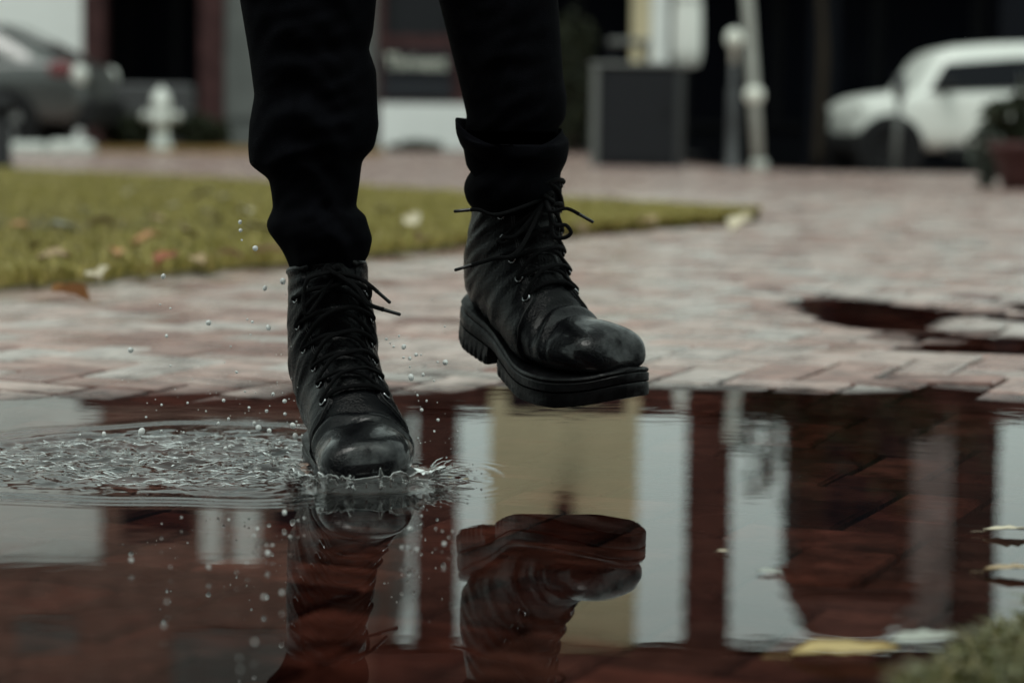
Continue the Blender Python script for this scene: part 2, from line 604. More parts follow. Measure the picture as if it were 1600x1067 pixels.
def hgt(x, y):
    x, y = np.asarray(x, float), np.asarray(y, float)
    d = y - np.interp(x, EX, EY)
    inside = np.maximum(-0.021, 0.035 * d)
    outside = 0.016 * (1 - np.exp(-np.maximum(d, 0) / 0.55))
    h = np.where(d < 0, inside, outside)
    wob = np.sin(6.1 * x + 2.3 * np.sin(3.7 * y)) * np.sin(4.3 * y + 1.9 * np.sin(5.2 * x + 0.7))
    h = h - (0.027 + 0.008 * wob) * np.exp(-(((x - 0.77) / 0.18) ** 2 + ((y - 5.25) / 0.50) ** 2) ** 1.5)
    h = h - (0.024 + 0.012 * wob) * np.exp(-(((x - 1.22) / 0.26) ** 2 + ((y - 5.2) / 0.50) ** 2) ** 1.5)
    h = h - (0.0135 + 0.0055 * wob) * np.exp(-(((x - 0.98) / 0.42) ** 2 + ((y - 4.50) / 0.27) ** 2) ** 2)
    h = h + 0.0012 * wob * (d > 0.1)
    h = h + 0.04 * ss(0.37, 0.50, x + 0.6 * (1.95 - y)) * ss(2.15, 1.8, y) * (x > 0)
    h = h - 0.26 * ss(0.5, 4.0, x) * ss(20, 27, y)
    return h

def sheet(name, xs, ys, zf, m, drop=0.0):
    X, Y = np.meshgrid(xs, ys)
    Z = zf(X, Y) - drop
    v = np.stack([X, Y, Z], -1).reshape(-1, 3)
    nx, ny = len(xs), len(ys)
    i = np.arange(ny - 1)[:, None] * nx + np.arange(nx - 1)[None, :]
    f = np.stack([i, i + 1, i + nx + 1, i + nx], -1).reshape(-1, 4)
    me = bpy.data.meshes.new(name)
    me.from_pydata(v.tolist(), [], f.tolist())
    me.materials.append(m)
    me.polygons.foreach_set('use_smooth', [True] * len(me.polygons))
    o = bpy.data.objects.new(name, me)
    COL.objects.link(o)
    return o

def lines(*segs):
    out = []
    for a, b, n in segs:
        out.extend(np.linspace(a, b, n, endpoint=False))
    out.append(segs[-1][1])
    return np.array(out)

ground = struct(sheet('ground', lines((-900, -60, 8), (-60, -3, 20), (-3, 3, 90), (3, 60, 30), (60, 900, 8)),
                      lines((-600, -20, 6), (-20, 0.8, 12), (0.8, 7, 100), (7, 30, 40), (30, 80, 12), (80, 1500, 8)), hgt, M['sand'], 0.014))
pavement = struct(sheet('pavement', lines((-16, -4, 12), (-4, 4, 24), (4, 16, 16)), lines((13.4, 30.5, 40)), hgt, M['paving_far'], 0.002))

# ---- herringbone clay bricks
BL, BW, BA = 0.2, 0.1, math.radians(-23)

def brick_verts(rs):
    L2, W2 = (BL - 0.009) / 2, (BW - 0.009) / 2
    c = 0.004
    ring = lambda a, b, z, j: [(-a + rs.uniform(-j, j), -b + rs.uniform(-j, j), z), (a + rs.uniform(-j, j), -b + rs.uniform(-j, j), z), (a + rs.uniform(-j, j), b + rs.uniform(-j, j), z), (-a + rs.uniform(-j, j), b + rs.uniform(-j, j), z)]
    return np.array(ring(L2, W2, -0.04, 0) + ring(L2, W2, -c, 0.0012) + ring(L2 - c, W2 - c, 0.0, 0.0012))

BF = [(0, 1, 5, 4), (1, 2, 6, 5), (2, 3, 7, 6), (3, 0, 4, 7), (4, 5, 9, 8), (5, 6, 10, 9), (6, 7, 11, 10), (7, 4, 8, 11), (8, 9, 10, 11)]
_rs = random.Random(3)
variants = [brick_verts(_rs) for _ in range(6)]
vmesh = []
for k, vv in enumerate(variants):
    me = bpy.data.meshes.new('brick')
    me.from_pydata(vv.tolist(), [], BF)
    me.materials.append(M['brick_obj'])
    vmesh.append(me)

ca, sa = math.cos(BA), math.sin(BA)
spots = []
R = 170
for i in range(-R, R):
    for j in range(-R, R):
        t = (i - j) % 4
        if t == 0:
            cx, cy, rot = (i + 1) * BW, (j + 0.5) * BW, 0.0
        elif t == 2:
            cx, cy, rot = (i + 0.5) * BW, j * BW, PI / 2
        else:
            continue
        x, y = ca * cx - sa * cy, sa * cx + ca * cy + 3.0
        if 1.2 < y < 13.6 and abs(x) < 0.245 * y + 0.45:
            spots.append((x, y, rot + BA))
inv = CAMM.inverted()
def in_frame(x, y):
    q = inv @ Vector((x, y, 0))
    px, py = 800 + FPX * q.x / -q.z, 533.5 - FPX * q.y / -q.z
    return -40 < px < 1640 and 0 < py < 1090
spots.sort(key=lambda s: (not in_frame(s[0], s[1]), s[0] ** 2 + s[1] ** 2))
sx = np.array([s[0] for s in spots])
sy = np.array([s[1] for s in spots])
hz = hgt(sx, sy)
gx = (hgt(sx + 0.02, sy) - hgt(sx - 0.02, sy)) / 0.04
gy = (hgt(sx, sy + 0.02) - hgt(sx, sy - 0.02)) / 0.04
allv, allf = [], []
for k, (x, y, rot) in enumerate(spots):
    n = Vector((-gx[k] + random.gauss(0, 0.006), -gy[k] + random.gauss(0, 0.006), 1)).normalized()
    q = n.to_track_quat('Z', 'Y').to_matrix().to_4x4()
    base = Vector((0, 0, 1)).rotation_difference(n).to_matrix().to_4x4()
    mw = Matrix.Translation((x, y, hz[k] + random.gauss(0, 0.0006))) @ base @ Matrix.Rotation(rot + random.gauss(0, 0.008), 4, 'Z')
    vi = random.randrange(6)
    if k < 300:
        o = bpy.data.objects.new('brick', vmesh[vi])
        COL.objects.link(o)
        o.matrix_world = mw
        o.parent = pavement
    else:
        A = np.array(mw)
        vv = variants[vi] @ A[:3, :3].T + A[:3, 3]
        o_ = len(allv) * 12
        allv.append(vv)
        allf.extend([tuple(a + o_ for a in f) for f in BF])
me = bpy.data.meshes.new('brick_field')
me.from_pydata(np.concatenate(allv).tolist(), [], allf)
me.materials.append(M['brick_far'])
bf = bpy.data.objects.new('brick_field', me)
COL.objects.link(bf)
bf.parent = pavement
stuff(bf)

# ------------------------------------------------------------------ puddle water with ripples
RC = G(275, 718)
TOE = G(570, 745)

def water_z(X, Y):
    Z = np.zeros(X.shape)
    dx, dy = X - RC.x, Y - RC.y
    r = np.hypot(dx, dy)
    ang = np.arctan2(dy, dx)
    rr = r + 0.016 * np.sin(3 * ang + 0.6) + 0.008 * np.sin(7 * ang) + 0.005 * np.sin(13 * ang + 1)
    calm = ss(TOE.x + 0.03, TOE.x - 0.10, X)
    Z += calm * 0.0022 * (0.55 + 0.45 * np.sin(2 * ang + 2.2)) * np.cos(2 * PI * (rr - 0.262) / 0.036) * np.exp(-((rr - 0.262) / 0.034) ** 2)
    Z += calm * 0.0007 * np.cos(2 * PI * (rr - 0.33) / 0.024) * np.exp(-((rr - 0.33) / 0.035) ** 2)
    chop = ss(0.33, 0.14, rr)
    msk = chop > 0.001
    c = np.zeros(X.shape)
    xs, ys = X[msk], Y[msk]
    c[msk] = (0.0042 * vnoise(xs, ys, 20, 1.0) + 0.0040 * vnoise(xs, ys, 44, 5.0) + 0.0030 * np.abs(vnoise(xs, ys, 80, 9.0)))
    Z += c * chop * (0.25 + 0.75 * calm)
    tx, ty = X - TOE.x, Y - TOE.y
    rt = np.hypot(tx, ty)
    rt2 = rt + 0.004 * np.sin(5 * np.arctan2(ty, tx) + 1)
    side = 0.35 + 0.65 * np.clip(vnoise(X, Y, 7, 2.0) * 2 + 0.5, 0, 1)
    Z += 0.00016 * side * np.cos(2 * PI * (rt2 - 0.095) / 0.023) * np.exp(-((rt2 - 0.10) / 0.045) ** 2)
    Z += 0.00008 * side * np.cos(2 * PI * (rt2 - 0.17) / 0.02) * np.exp(-((rt2 - 0.17) / 0.04) ** 2)
    m2 = (rt < 0.17)
    c2 = np.zeros(X.shape)
    c2[m2] = 0.0016 * vnoise(X[m2], Y[m2], 60, 3.0)
    Z += c2 * ss(0.16, 0.07, rt)
    return Z

water = struct(sheet('puddle_water', lines((-3, -0.95, 40), (-0.95, 0.12, 260), (0.12, 3, 60)), lines((0.9, 2.3, 40), (2.3, 3.3, 240), (3.3, 6.2, 70)), water_z, M['water']))

# ------------------------------------------------------------------ building across the paving
FY = 34.0
def FX(px):
    return PY(px, 190, FY).x
def FZ(py):       # height on the facade of a picture row above the horizon
    return PY(800, py, FY).z
def RZ(py):       # height on the facade that a puddle row mirrors
    return -CAM_H + (py - 190) / FPX * FY
bld = empty('shop_building', (0, FY, 0))
tag(bld, 'two-storey shop building with white upper walls and dark brown columns across the paving', 'building')
def bpart(name, x0, x1, y0, y1, z0, z1, m, parent=None, bev=0.0):
    p = parent or bld
    off = 0 if parent is None else 0
    o = MB().box(x0, x1, y0 - FY, y1 - FY, z0, z1, 0, bev).build(name, M[m], p)
    return o
XL, XR = -18.0, 18.0
ZF0, ZF1, ZE = RZ(598), RZ(648), RZ(1015)
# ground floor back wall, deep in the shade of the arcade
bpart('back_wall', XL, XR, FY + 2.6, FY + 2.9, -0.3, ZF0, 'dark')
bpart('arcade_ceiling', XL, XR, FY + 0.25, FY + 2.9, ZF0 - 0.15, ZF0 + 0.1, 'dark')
bpart('fascia', FX(124), XR, FY - 0.10, FY + 0.2, ZF0, ZF1, 'brown')
ZL0, ZL = RZ(895), RZ(1120)
XM = FX(612)
bpart('terrace_floor', XM, XR, FY + 0.205, FY + 7.4, ZF0 + 0.103, ZF1 - 0.05, 'brown')
bpart('upper_wall', XL, XM - 0.003, FY + 0.02, FY + 0.5, ZF1 - 0.002, ZL0, 'white_wall')
bpart('parapet', XL, XM - 0.003, FY - 0.03, FY + 0.5, ZL0 + 0.002, ZL, 'bay_brick')
for a, b, c, d in ((270, 470, 1005, 1090), (20, 120, 985, 1040), (520, 600, 930, 990)):
    bpart('white_panel', FX(a), FX(b), FY - 0.06, FY - 0.033, RZ(c), RZ(d), 'grey_wall')
bpart('ground_wall', XL, FX(131), FY + 0.0, FY + 0.5, -0.3, ZF1 - 0.004, 'white_wall')
# columns
for a, b in ((131, 163), (312, 350)):
    bpart('column', FX(a), FX(b), FY - 0.06, FY + 0.4, -0.3, ZF0 - 0.003, 'redbrick')
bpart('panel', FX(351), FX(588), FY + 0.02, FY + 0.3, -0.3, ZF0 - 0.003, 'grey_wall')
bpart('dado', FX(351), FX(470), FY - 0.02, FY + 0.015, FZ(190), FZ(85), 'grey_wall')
# sign bay between the legs
SX0, SX1 = FX(589), FX(735)
bpart('column', SX0, FX(601), FY - 0.05, FY + 0.3, -0.3, ZF0 - 0.003, 'redbrick')
bpart('column', FX(705), SX1, FY - 0.05, FY + 0.3, FZ(165), ZF0 - 0.003, 'redbrick')
bpart('sill', FX(601) + 0.002, FX(705) - 0.002, FY - 0.03, FY + 0.3, FZ(165), FZ(57), 'redbrick')
w = bpart('window', FX(601) + 0.002, FX(705) - 0.002, FY + 0.05, FY + 0.10, FZ(57), 3.2, 'cabinet')
bpart('base_panel', SX0 + 0.05, SX1 + 0.02, FY - 0.09, FY - 0.055, -0.3, FZ(164), 'white_wall')
# dark shopfront to the right: mullions and glazing one by one
xx = FX(736)
k = 0
while xx < XR - 1:
    x2 = xx + 1.5
    w = bpart('window', xx + 0.05, x2, FY + 2.44, FY + 2.50, 0.35, 3.4, 'darkframe')
    MB().box(xx + 0.12, x2 - 0.07, 2.40, 2.437, 0.45, 3.3).build('pane', M['glass'], w)
    xx = x2
for a, b in ((165, 310),):
    w = bpart('window', FX(a), FX(b), FY + 2.44, FY + 2.5, 0.3, 3.4, 'darkframe')
    for t in (0.0, 0.5):
        xa = FX(a) + (FX(b) - FX(a)) * t + 0.05
        MB().box(xa, xa + (FX(b) - FX(a)) * 0.5 - 0.1, 2.40, 2.437, 0.4, 3.3).build('pane', M['glass'], w)
# a tan door surround and white pilaster behind the cabinet
bpart('door_surround', FX(985), FX(1013), FY - 0.04, FY + 0.3, FZ(96), ZF0 - 0.003, 'tan_wall')
bpart('pilaster', FX(1014), FX(1042), FY - 0.02, FY + 0.3, FZ(98), ZF0 - 0.003, 'white_wall')
bpart('plinth', FX(975), FX(1044), FY + 0.0, FY + 0.3, -0.3, FZ(99), 'dark')
# right arcade columns
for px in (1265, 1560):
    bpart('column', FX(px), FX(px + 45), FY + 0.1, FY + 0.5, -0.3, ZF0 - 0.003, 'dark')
# upper storey: what the puddle mirrors
def upper(name, a, b, m, z0=None, z1=None, d=0.0, depth=0.12):
    return bpart(name, FX(a), FX(b), FY - depth - d, FY + 0.018, (z0 if z0 is not None else ZF1 + 0.003), (z1 if z1 is not None else ZE - 0.003), m)
up = upper('brick_bay', 158, 612, 'bay_brick', z1=ZL0 - 0.003, depth=0.10)
for a, b in ((318, 350), (368, 408)):
    MB().box(FX(a), FX(b), -0.16, -0.103, ZF1 + 0.4, ZL0 - 0.1).build('white_strip', M['white_wall'], up)
for a, b in ((190, 305), (430, 560)):
    w = MB().box(FX(a), FX(b), -0.15, -0.103, ZF1 + 0.7, ZL0 - 0.4).build('window', M['darkframe'], bld)
    MB().box(FX(a) + 0.08, FX(b) - 0.08, -0.155, -0.152, ZF1 + 0.78, ZL0 - 0.48).build('pane', M['glass'], w)
upper('column', 655, 722, 'brown', depth=0.3)
tb = bpart('tan_tower', FX(772), FX(1004), FY - 0.35, FY + 2.4, ZF0 + 0.105, ZE - 0.003, 'tan_wall')
w = MB().box(FX(800), FX(982), -0.40, -0.353, ZF0 + 0.06, RZ(640)).build('window', M['darkframe'], bld)
MB().box(FX(805), FX(977), -0.405, -0.402, ZF0 + 0.12, RZ(637)).build('pane', M['glass'], w)
wl_ = MB().lathe([(0.02, 0), (0.10, 0.03), (0.13, 0.2), (0.13, 0.42), (0.05, 0.5)], 12, (FX(889), -0.55, RZ(765))).build('wall_lamp', M['trim'], bld, True)
upper('column', 1082, 1150, 'brown', depth=0.45)
upper('column', 1502, 1568, 'shingle', depth=0.45)
bpart('screen', FX(1425), FX(1503), FY + 0.1, FY + 0.16, ZF1 - 0.05, RZ(1000), 'pink_wall')
# corner oriel with a tapering top
oz0, oz1, oz2, oz3 = ZF0 - 0.1, RZ(905), RZ(945), RZ(992)
ox0, ox1 = FX(1252), FX(1432)
def orl(x0, x1, d, z):
    return [(x0, 1.2, z), (x0, -d * 0.5, z), (x0 + 0.35 * (x1 - x0) * 0.5, -d, z), (x1 - 0.35 * (x1 - x0) * 0.5, -d, z), (x1, -d * 0.5, z), (x1, 1.2, z)]
orw = MB().loft([orl(ox0, ox1, 0.9, oz0), orl(ox0, ox1, 0.9, oz1)]).build('oriel', M['shingle'], bld)
MB().loft([orl(ox0 - 0.1, ox1 + 0.1, 1.05, oz1 + 0.002), orl(ox0 - 0.1, ox1 + 0.1, 1.05, oz1 + 0.1), orl(ox0 + 0.02, ox1 - 0.05, 0.9, oz2), orl(ox0 + 0.22, ox1 - 0.28, 0.55, oz3)]).build('oriel_roof', M['brown'], orw)
for a in (0.36, 0.70, 1.04):
    MB().box(ox0 + a, ox0 + a + 0.28, -0.93, -0.902, oz0 + 0.7, oz0 + 2.0).build('pane', M['glass'], orw)
# eave and roof
bpart('beam', XM - 0.2, XR + 0.3, FY - 0.5, FY + 0.25, ZE, ZE + 0.9, 'brown')
bpart('rear_block', XM, XR, FY + 2.95, FY + 7.4, -0.3, ZF0 + 0.1, 'grey_wall')
bpart('rear_block', XL, XM - 0.003, FY + 2.95, FY + 7.5, -0.3, ZL - 0.2, 'grey_wall')

# dark building added unseen behind the camera to darken boots and reflections
shade_bld = empty('added_shade_building', (0, -10, 0))
tag(shade_bld, 'plain dark building added unseen behind the viewer to darken reflections', 'building')
MB().box(-22, 22, -8, 0, -0.3, 8.0).build('wall', M['brown'], shade_bld)
MB().box(-22.3, 22.3, -8.3, 0.3, 8.003, 8.3).build('parapet', M['shingle'], shade_bld)
for k in range(-6, 7):
    for z in (1.0, 4.6):
        w = MB().box(k * 3.2 - 0.7, k * 3.2 + 0.7, 0.003, 0.06, z, z + 1.9).build('window', M['darkframe'], shade_bld)
        MB().box(k * 3.2 - 0.6, k * 3.2 + 0.6, 0.062, 0.07, z + 0.1, z + 1.8).build('pane', M['glass'], w)

tree = empty('terrace_tree', (FX(1268), FY - 0.75, -0.2))
tag(tree, 'slender dark tree in front of the shopfront, its thin crown mirrored in the puddle', 'tree')
MB().tube(catmull([(0, 0, 0), (0.05, 0, 1.6), (-0.05, 0, 3.0), (0.1, 0, 4.2)], 5), [0.07] * 6 + [0.055] * 6 + [0.035] * 4, 8).build('trunk', M['bark'], tree, True)
lm = MB()
br_ = MB()
for k in range(16):
    a = k * 2.4
    e_ = Vector((0.1 + math.cos(a) * random.uniform(0.5, 1.7) + 0.5, math.sin(a) * 0.35, random.uniform(3.7, 4.9)))
    b_ = Vector((0, 0, random.uniform(2.7, 4.0)))
    br_.tube([b_, b_.lerp(e_, 0.5) + Vector((0, 0, 0.1)), e_], [0.022, 0.014, 0.006], 5)
    for q in range(75):
        c = b_.lerp(e_, random.uniform(0.45, 1.1)) + Vector((random.gauss(0, 0.14), random.gauss(0, 0.14), random.gauss(0, 0.12)))
        u_ = Vector((random.gauss(0, 1), random.gauss(0, 1), random.gauss(0, 1))).normalized() * 0.10
        v_ = u_.cross(Vector((random.gauss(0, 1), random.gauss(0, 1), random.gauss(0, 1)))).normalized() * 0.06
        lm.add([c - u_, c + v_, c + u_, c - v_], [(0, 1, 2, 3)])
br_.build('branch', M['bark'], tree, True)
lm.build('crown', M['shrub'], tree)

# shop sign, two boards
def text_mesh(s, size, name, m, parent, loc, ext=0.006, width=None):
    c = bpy.data.curves.new(name, 'FONT')
    c.body = s
    c.size = size
    c.align_x = 'CENTER'
    c.align_y = 'CENTER'
    c.extrude = ext
    t = bpy.data.objects.new(name, c)
    COL.objects.link(t)
    bpy.context.view_layer.update()
    me = bpy.data.meshes.new_from_object(t.evaluated_get(bpy.context.evaluated_depsgraph_get()))
    COL.objects.unlink(t)
    bpy.data.objects.remove(t)
    o = bpy.data.objects.new(name, me)
    me.materials.clear()
    me.materials.append(M[m])
    COL.objects.link(o)
    o.parent = parent
    o.location = loc
    o.rotation_euler = (PI / 2, 0, 0)
    if width:
        xs = [v.co.x for v in me.vertices]
        o.scale.x = width / (max(xs) - min(xs))
    return o
sgx = (FX(598) + FX(706)) / 2
sgw = FX(706) - FX(598)
sign = empty('shop_sign', (sgx, FY - 0.06, FZ(156)))
tag(sign, 'black shop sign board with pale lettering above a dim second line', 'sign')
h1, h0 = FZ(80) - FZ(156), FZ(126) - FZ(156)
MB().box(-sgw / 2, sgw / 2, -0.05, 0, h0 + 0.01, h1, 0, 0.01).build('name_board', M['signblack'], sign)
MB().box(-sgw / 2, sgw / 2, -0.045, 0, 0.0, h0 - 0.005, 0, 0.01).build('lower_board', M['signgrey'], sign)
text_mesh('Thrivent', 0.30, 'lettering', 'letters', sign, (-0.02, -0.056, (h0 + h1) / 2 + 0.02), width=sgw * 0.88)
text_mesh('FINANCIAL', 0.16, 'lettering', 'letters_dim', sign, (0, -0.052, h0 / 2), width=sgw * 0.85)

# ------------------------------------------------------------------ lawn, grass blades
near_px = [(-420, 520), (0, 473), (100, 462), (250, 449), (450, 431), (600, 414), (740, 396), (900, 378), (1050, 365), (1130, 358), (1185, 353)]
far_px = [(-420, 250), (0, 274), (300, 290), (600, 309), (900, 329), (1100, 345), (1185, 351)]
nearp = [G(*p) for p in near_px]
farp = [G(*p) for p in far_px]
def resample(P, n):
    xs = [0.0]
    for a, b in zip(P, P[1:]):
        xs.append(xs[-1] + (b.xy - a.xy).length)
    t = np.linspace(0, xs[-1], n)
    return np.stack([np.interp(t, xs, [p.x for p in P]), np.interp(t, xs, [p.y for p in P])], -1)
NA = 90
na, fa = resample(nearp, NA), resample(farp, NA)
na = na + np.stack([np.zeros(NA), 0.05 * rng.standard_normal(NA)], -1)
rows = []
for t in (0, 0.004, 0.02, 0.06, 0.12, 0.2, 0.3, 0.4, 0.5, 0.6, 0.7, 0.8, 0.9, 0.97, 1.0):
    P = na * (1 - t) + fa * t
    z = hgt(P[:, 0], P[:, 1]) - 0.02 + 0.05 * min(1, t / 0.02) * min(1, (1 - t) / 0.03)
    rows.append([(P[i, 0], P[i, 1], z[i] + (0.012 * noise.noise((P[i, 0] * 1.5, P[i, 1] * 1.5, 0)) if 0 < t < 1 else 0)) for i in range(NA)])
lawn = struct(MB().grid(rows).build('lawn', M['soil'], None, True))

def blades(name, pts, zs, h, w, m, lean=0.5):
    n = len(pts)
    a = rng.uniform(0, 2 * PI, n)
    hh = h * rng.uniform(0.5, 1.25, n)
    ww = w * rng.uniform(0.7, 1.3, n)
    dx, dy = np.cos(a), np.sin(a)
    ln = lean * hh * rng.uniform(0.1, 1.0, n)
    la = rng.uniform(0, 2 * PI, n)
    lx, ly = np.cos(la) * ln, np.sin(la) * ln
    x, y = pts[:, 0], pts[:, 1]
    v = np.empty((n, 5, 3))
    v[:, 0] = np.stack([x - dx * ww, y - dy * ww, zs], -1)
    v[:, 1] = np.stack([x + dx * ww, y + dy * ww, zs], -1)
    v[:, 2] = np.stack([x + lx * 0.35 + dx * ww * 0.8, y + ly * 0.35 + dy * ww * 0.8, zs + hh * 0.6], -1)
    v[:, 3] = np.stack([x + lx * 0.35 - dx * ww * 0.8, y + ly * 0.35 - dy * ww * 0.8, zs + hh * 0.6], -1)
    v[:, 4] = np.stack([x + lx, y + ly, zs + hh * (1 - 0.25 * lean)], -1)
    b = np.arange(n)[:, None] * 5
    q = (b + np.array([[0, 1, 2, 3]])).tolist()
    t = (b + np.array([[3, 2, 4]])).tolist()
    me = bpy.data.meshes.new(name)
    me.from_pydata(v.reshape(-1, 3).tolist(), [], q + t)
    me.materials.append(m)
    o = bpy.data.objects.new(name, me)
    COL.objects.link(o)
    return o
NB = 90000
t = rng.uniform(0, 1, NB) ** 1.7
u = rng.uniform(0, 1, NB) * (NA - 1.001)
i0 = u.astype(int)
fr = (u - i0)[:, None]
P = (na[i0] * (1 - fr) + na[i0 + 1] * fr) * (1 - t[:, None]) + (fa[i0] * (1 - fr) + fa[i0 + 1] * fr) * t[:, None]
zz = hgt(P[:, 0], P[:, 1]) + 0.02
keep = vnoise(P[:, 0], P[:, 1], 1.7, 4.0) + 0.6 * vnoise(P[:, 0], P[:, 1], 5.0, 8.0) > rng.uniform(-0.75, -0.05, NB) - 0.1
P, zz = P[keep], zz[keep]
NBK = len(P)
gr = blades('grass', P, zz, 0.045, 0.0026, M['grass'], 0.9)
stuff(gr, 'olive yellow-green lawn grass beside the brick path', 'grass')

# wet tuft at the near right corner of the puddle
tp = []
while len(tp) < 2600:
    px, py = random.uniform(1380, 1720), random.uniform(905, 1150)
    edge = 1660 - (py - 900) * 1.15 + 50 * noise.noise((px * 0.02, py * 0.02, 0))
    if px > edge:
        q = G(px, py)
        tp.append((q.x, q.y))
tp = np.array(tp)
tz = np.maximum(hgt(tp[:, 0], tp[:, 1]), -0.01) - 0.004
tg = blades('grass_clump', tp, tz, 0.03, 0.0022, M['tuft'], 1.3)
stuff(tg, 'wet grass clump at the near corner of the puddle', 'grass')

# ------------------------------------------------------------------ fallen leaves
def leaf_mesh(k):
    r = random.Random(k)
    rows = []
    n = 9
    for i in range(n):
        t = i / (n - 1)
        w = 0.34 * math.sin(PI * min(1, t * 1.02)) ** 0.75 * (1 - 0.35 * t) + 0.012
        w *= 1 + (0.25 if i % 2 else -0.1) * (0.3 < t < 0.9)
        curl = 0.18 * math.sin(PI * t * 1.2) + r.uniform(-0.02, 0.02)
        rows.append([(t - 0.5, s * w, curl * 0.5 + abs(s) * (0.12 + 0.1 * r.random()) + (0.008 if s == 0 else 0)) for s in (-1, -0.5, 0, 0.5, 1)])
    m = MB().grid(rows)
    m.tube([(-0.5, 0, 0.0), (-0.62, 0.02, 0.03), (-0.75, 0.05, 0.02)], 0.012, 5)
    me = bpy.data.meshes.new('fallen_leaf')
    me.from_pydata(m.v, [], m.f)
    me.polygons.foreach_set('use_smooth', [True] * len(me.polygons))
    return me
lmesh = {}
def leaf(px, py, size, kind, label, group=None, z=None, name='fallen_leaf', rot=None, tilt=0.25):
    k = (kind, random.randrange(3))
    if k not in lmesh:
        lmesh[k] = leaf_mesh(hash(k[1]) + 5)
        lmesh[k].materials.append(M['leaf_' + kind])
    o = bpy.data.objects.new(name, lmesh[k])
    COL.objects.link(o)
    q = G(px, py)
    if z is None:
        z = float(hgt(q.x, q.y)) + 0.058
        q = G(px, py, z)
    o.location = (q.x, q.y, z)
    o.scale = (size, size, size * (0.3 if group == 'leaves in the puddle' else 1))
    o.rotation_euler = (random.uniform(-tilt, tilt), random.uniform(-tilt, tilt), random.uniform(0, 6.28) if rot is None else rot)
    tag(o, label, 'leaf', group)
    return o
LG = 'fallen leaves on the lawn'
for px, py, s, kd, lb in ((261, 409, 0.085, 'rust', 'dark rust-red fallen leaf on the lawn'), (154, 434, 0.075, 'pale', 'pale fallen leaf near the lawn edge beside the path'),
                          (110, 463, 0.075, 'orange', 'orange fallen leaf lying on the lawn edge against the bricks'), (179, 399, 0.075, 'orange', 'yellow-orange fallen leaf in the middle of the lawn, behind a pale one'),
                          (1160, 353, 0.13, 'pale', 'large pale fallen leaf at the pointed tip of the lawn')):
    leaf(px, py, s, kd, lb, LG, tilt=0.5)
for px, py, s, kd, lb in ((98, 359, .08, 'grey', 'grey-green fallen leaf far back on the lawn, before the kerb stones'),
                          (158, 352, .08, 'tan', 'tan fallen leaf far back on the lawn, next to the grey-green one'),
                          (405, 361, .09, 'pale', 'pale fallen leaf on the lawn touching the outline of the trouser leg'),
                          (419, 395, .08, 'tan', 'tan fallen leaf on the lawn just above the landing boot'),
                          (292, 368, .08, 'tan', 'tan fallen leaf mid-lawn behind the dark rust-red one'),
                          (330, 341, .09, 'pale', 'pale fallen leaf mid-lawn, the middle of a loose row of pale leaves'),
                          (315, 307, .1, 'pale', 'pale fallen leaf at the far edge of the lawn below the hydrant'),
                          (384, 334, .09, 'pale', 'pale fallen leaf high on the lawn close beside the trouser leg'),
                          (228, 378, .08, 'orange', 'small orange fallen leaf mid-lawn beside the tan ones'),
                          (655, 376, .08, 'tan', 'tan fallen leaf on the lawn between the two legs'),
                          (645, 348, .09, 'pale', 'pale fallen leaf far back on the lawn between the two legs'),
                          (1010, 350, .1, 'tan', 'tan fallen leaf on the narrow end of the lawn beyond the lifted boot')):
    leaf(px, py, s, kd, lb, LG, tilt=0.5)
for px, py, kd in ((60, 385, 'tan'), (130, 330, 'pale'), (205, 300, 'pale'), (245, 345, 'tan'), (350, 310, 'pale'), (270, 325, 'pale'), (30, 355, 'orange'), (360, 400, 'tan'), (310, 410, 'tan'), (85, 405, 'tan'), (600, 330, 'pale'), (905, 358, 'pale')):
    leaf(px, py, random.uniform(.05, .08), kd, 'small dry leaf scrap half sunk in the lawn grass', 'leaf scraps in the lawn', tilt=0.6)
PG = 'leaves in the puddle'
leaf(1320, 1027, 0.085, 'yellow', 'yellow leaf floating in the puddle beside the grass clump', PG, z=0.003, rot=0.15, tilt=0.06)
leaf(1445, 1012, 0.06, 'grey', 'pale grey leaf floating at the edge of the grass clump', PG, z=0.006, rot=0.3, tilt=0.08)
leaf(1575, 835, 0.05, 'pale', 'pale leaf floating in the puddle at the picture edge, the farther of two', PG, z=0.004, rot=0.1, tilt=0.08)
leaf(1580, 897, 0.05, 'tan', 'tan leaf floating in the puddle at the picture edge, just behind the grass clump', PG, z=0.004, rot=0.05, tilt=0.08)
leaf(1203, 896, 0.024, 'grey', 'small grey leaf scrap floating in the middle of the puddle', PG, z=0.0015, rot=0.1, tilt=0.04)
leaf(1130, 864, 0.012, 'pale', 'tiny pale scrap floating over the dark column reflection', PG, z=0.002, rot=0.1, tilt=0.05)

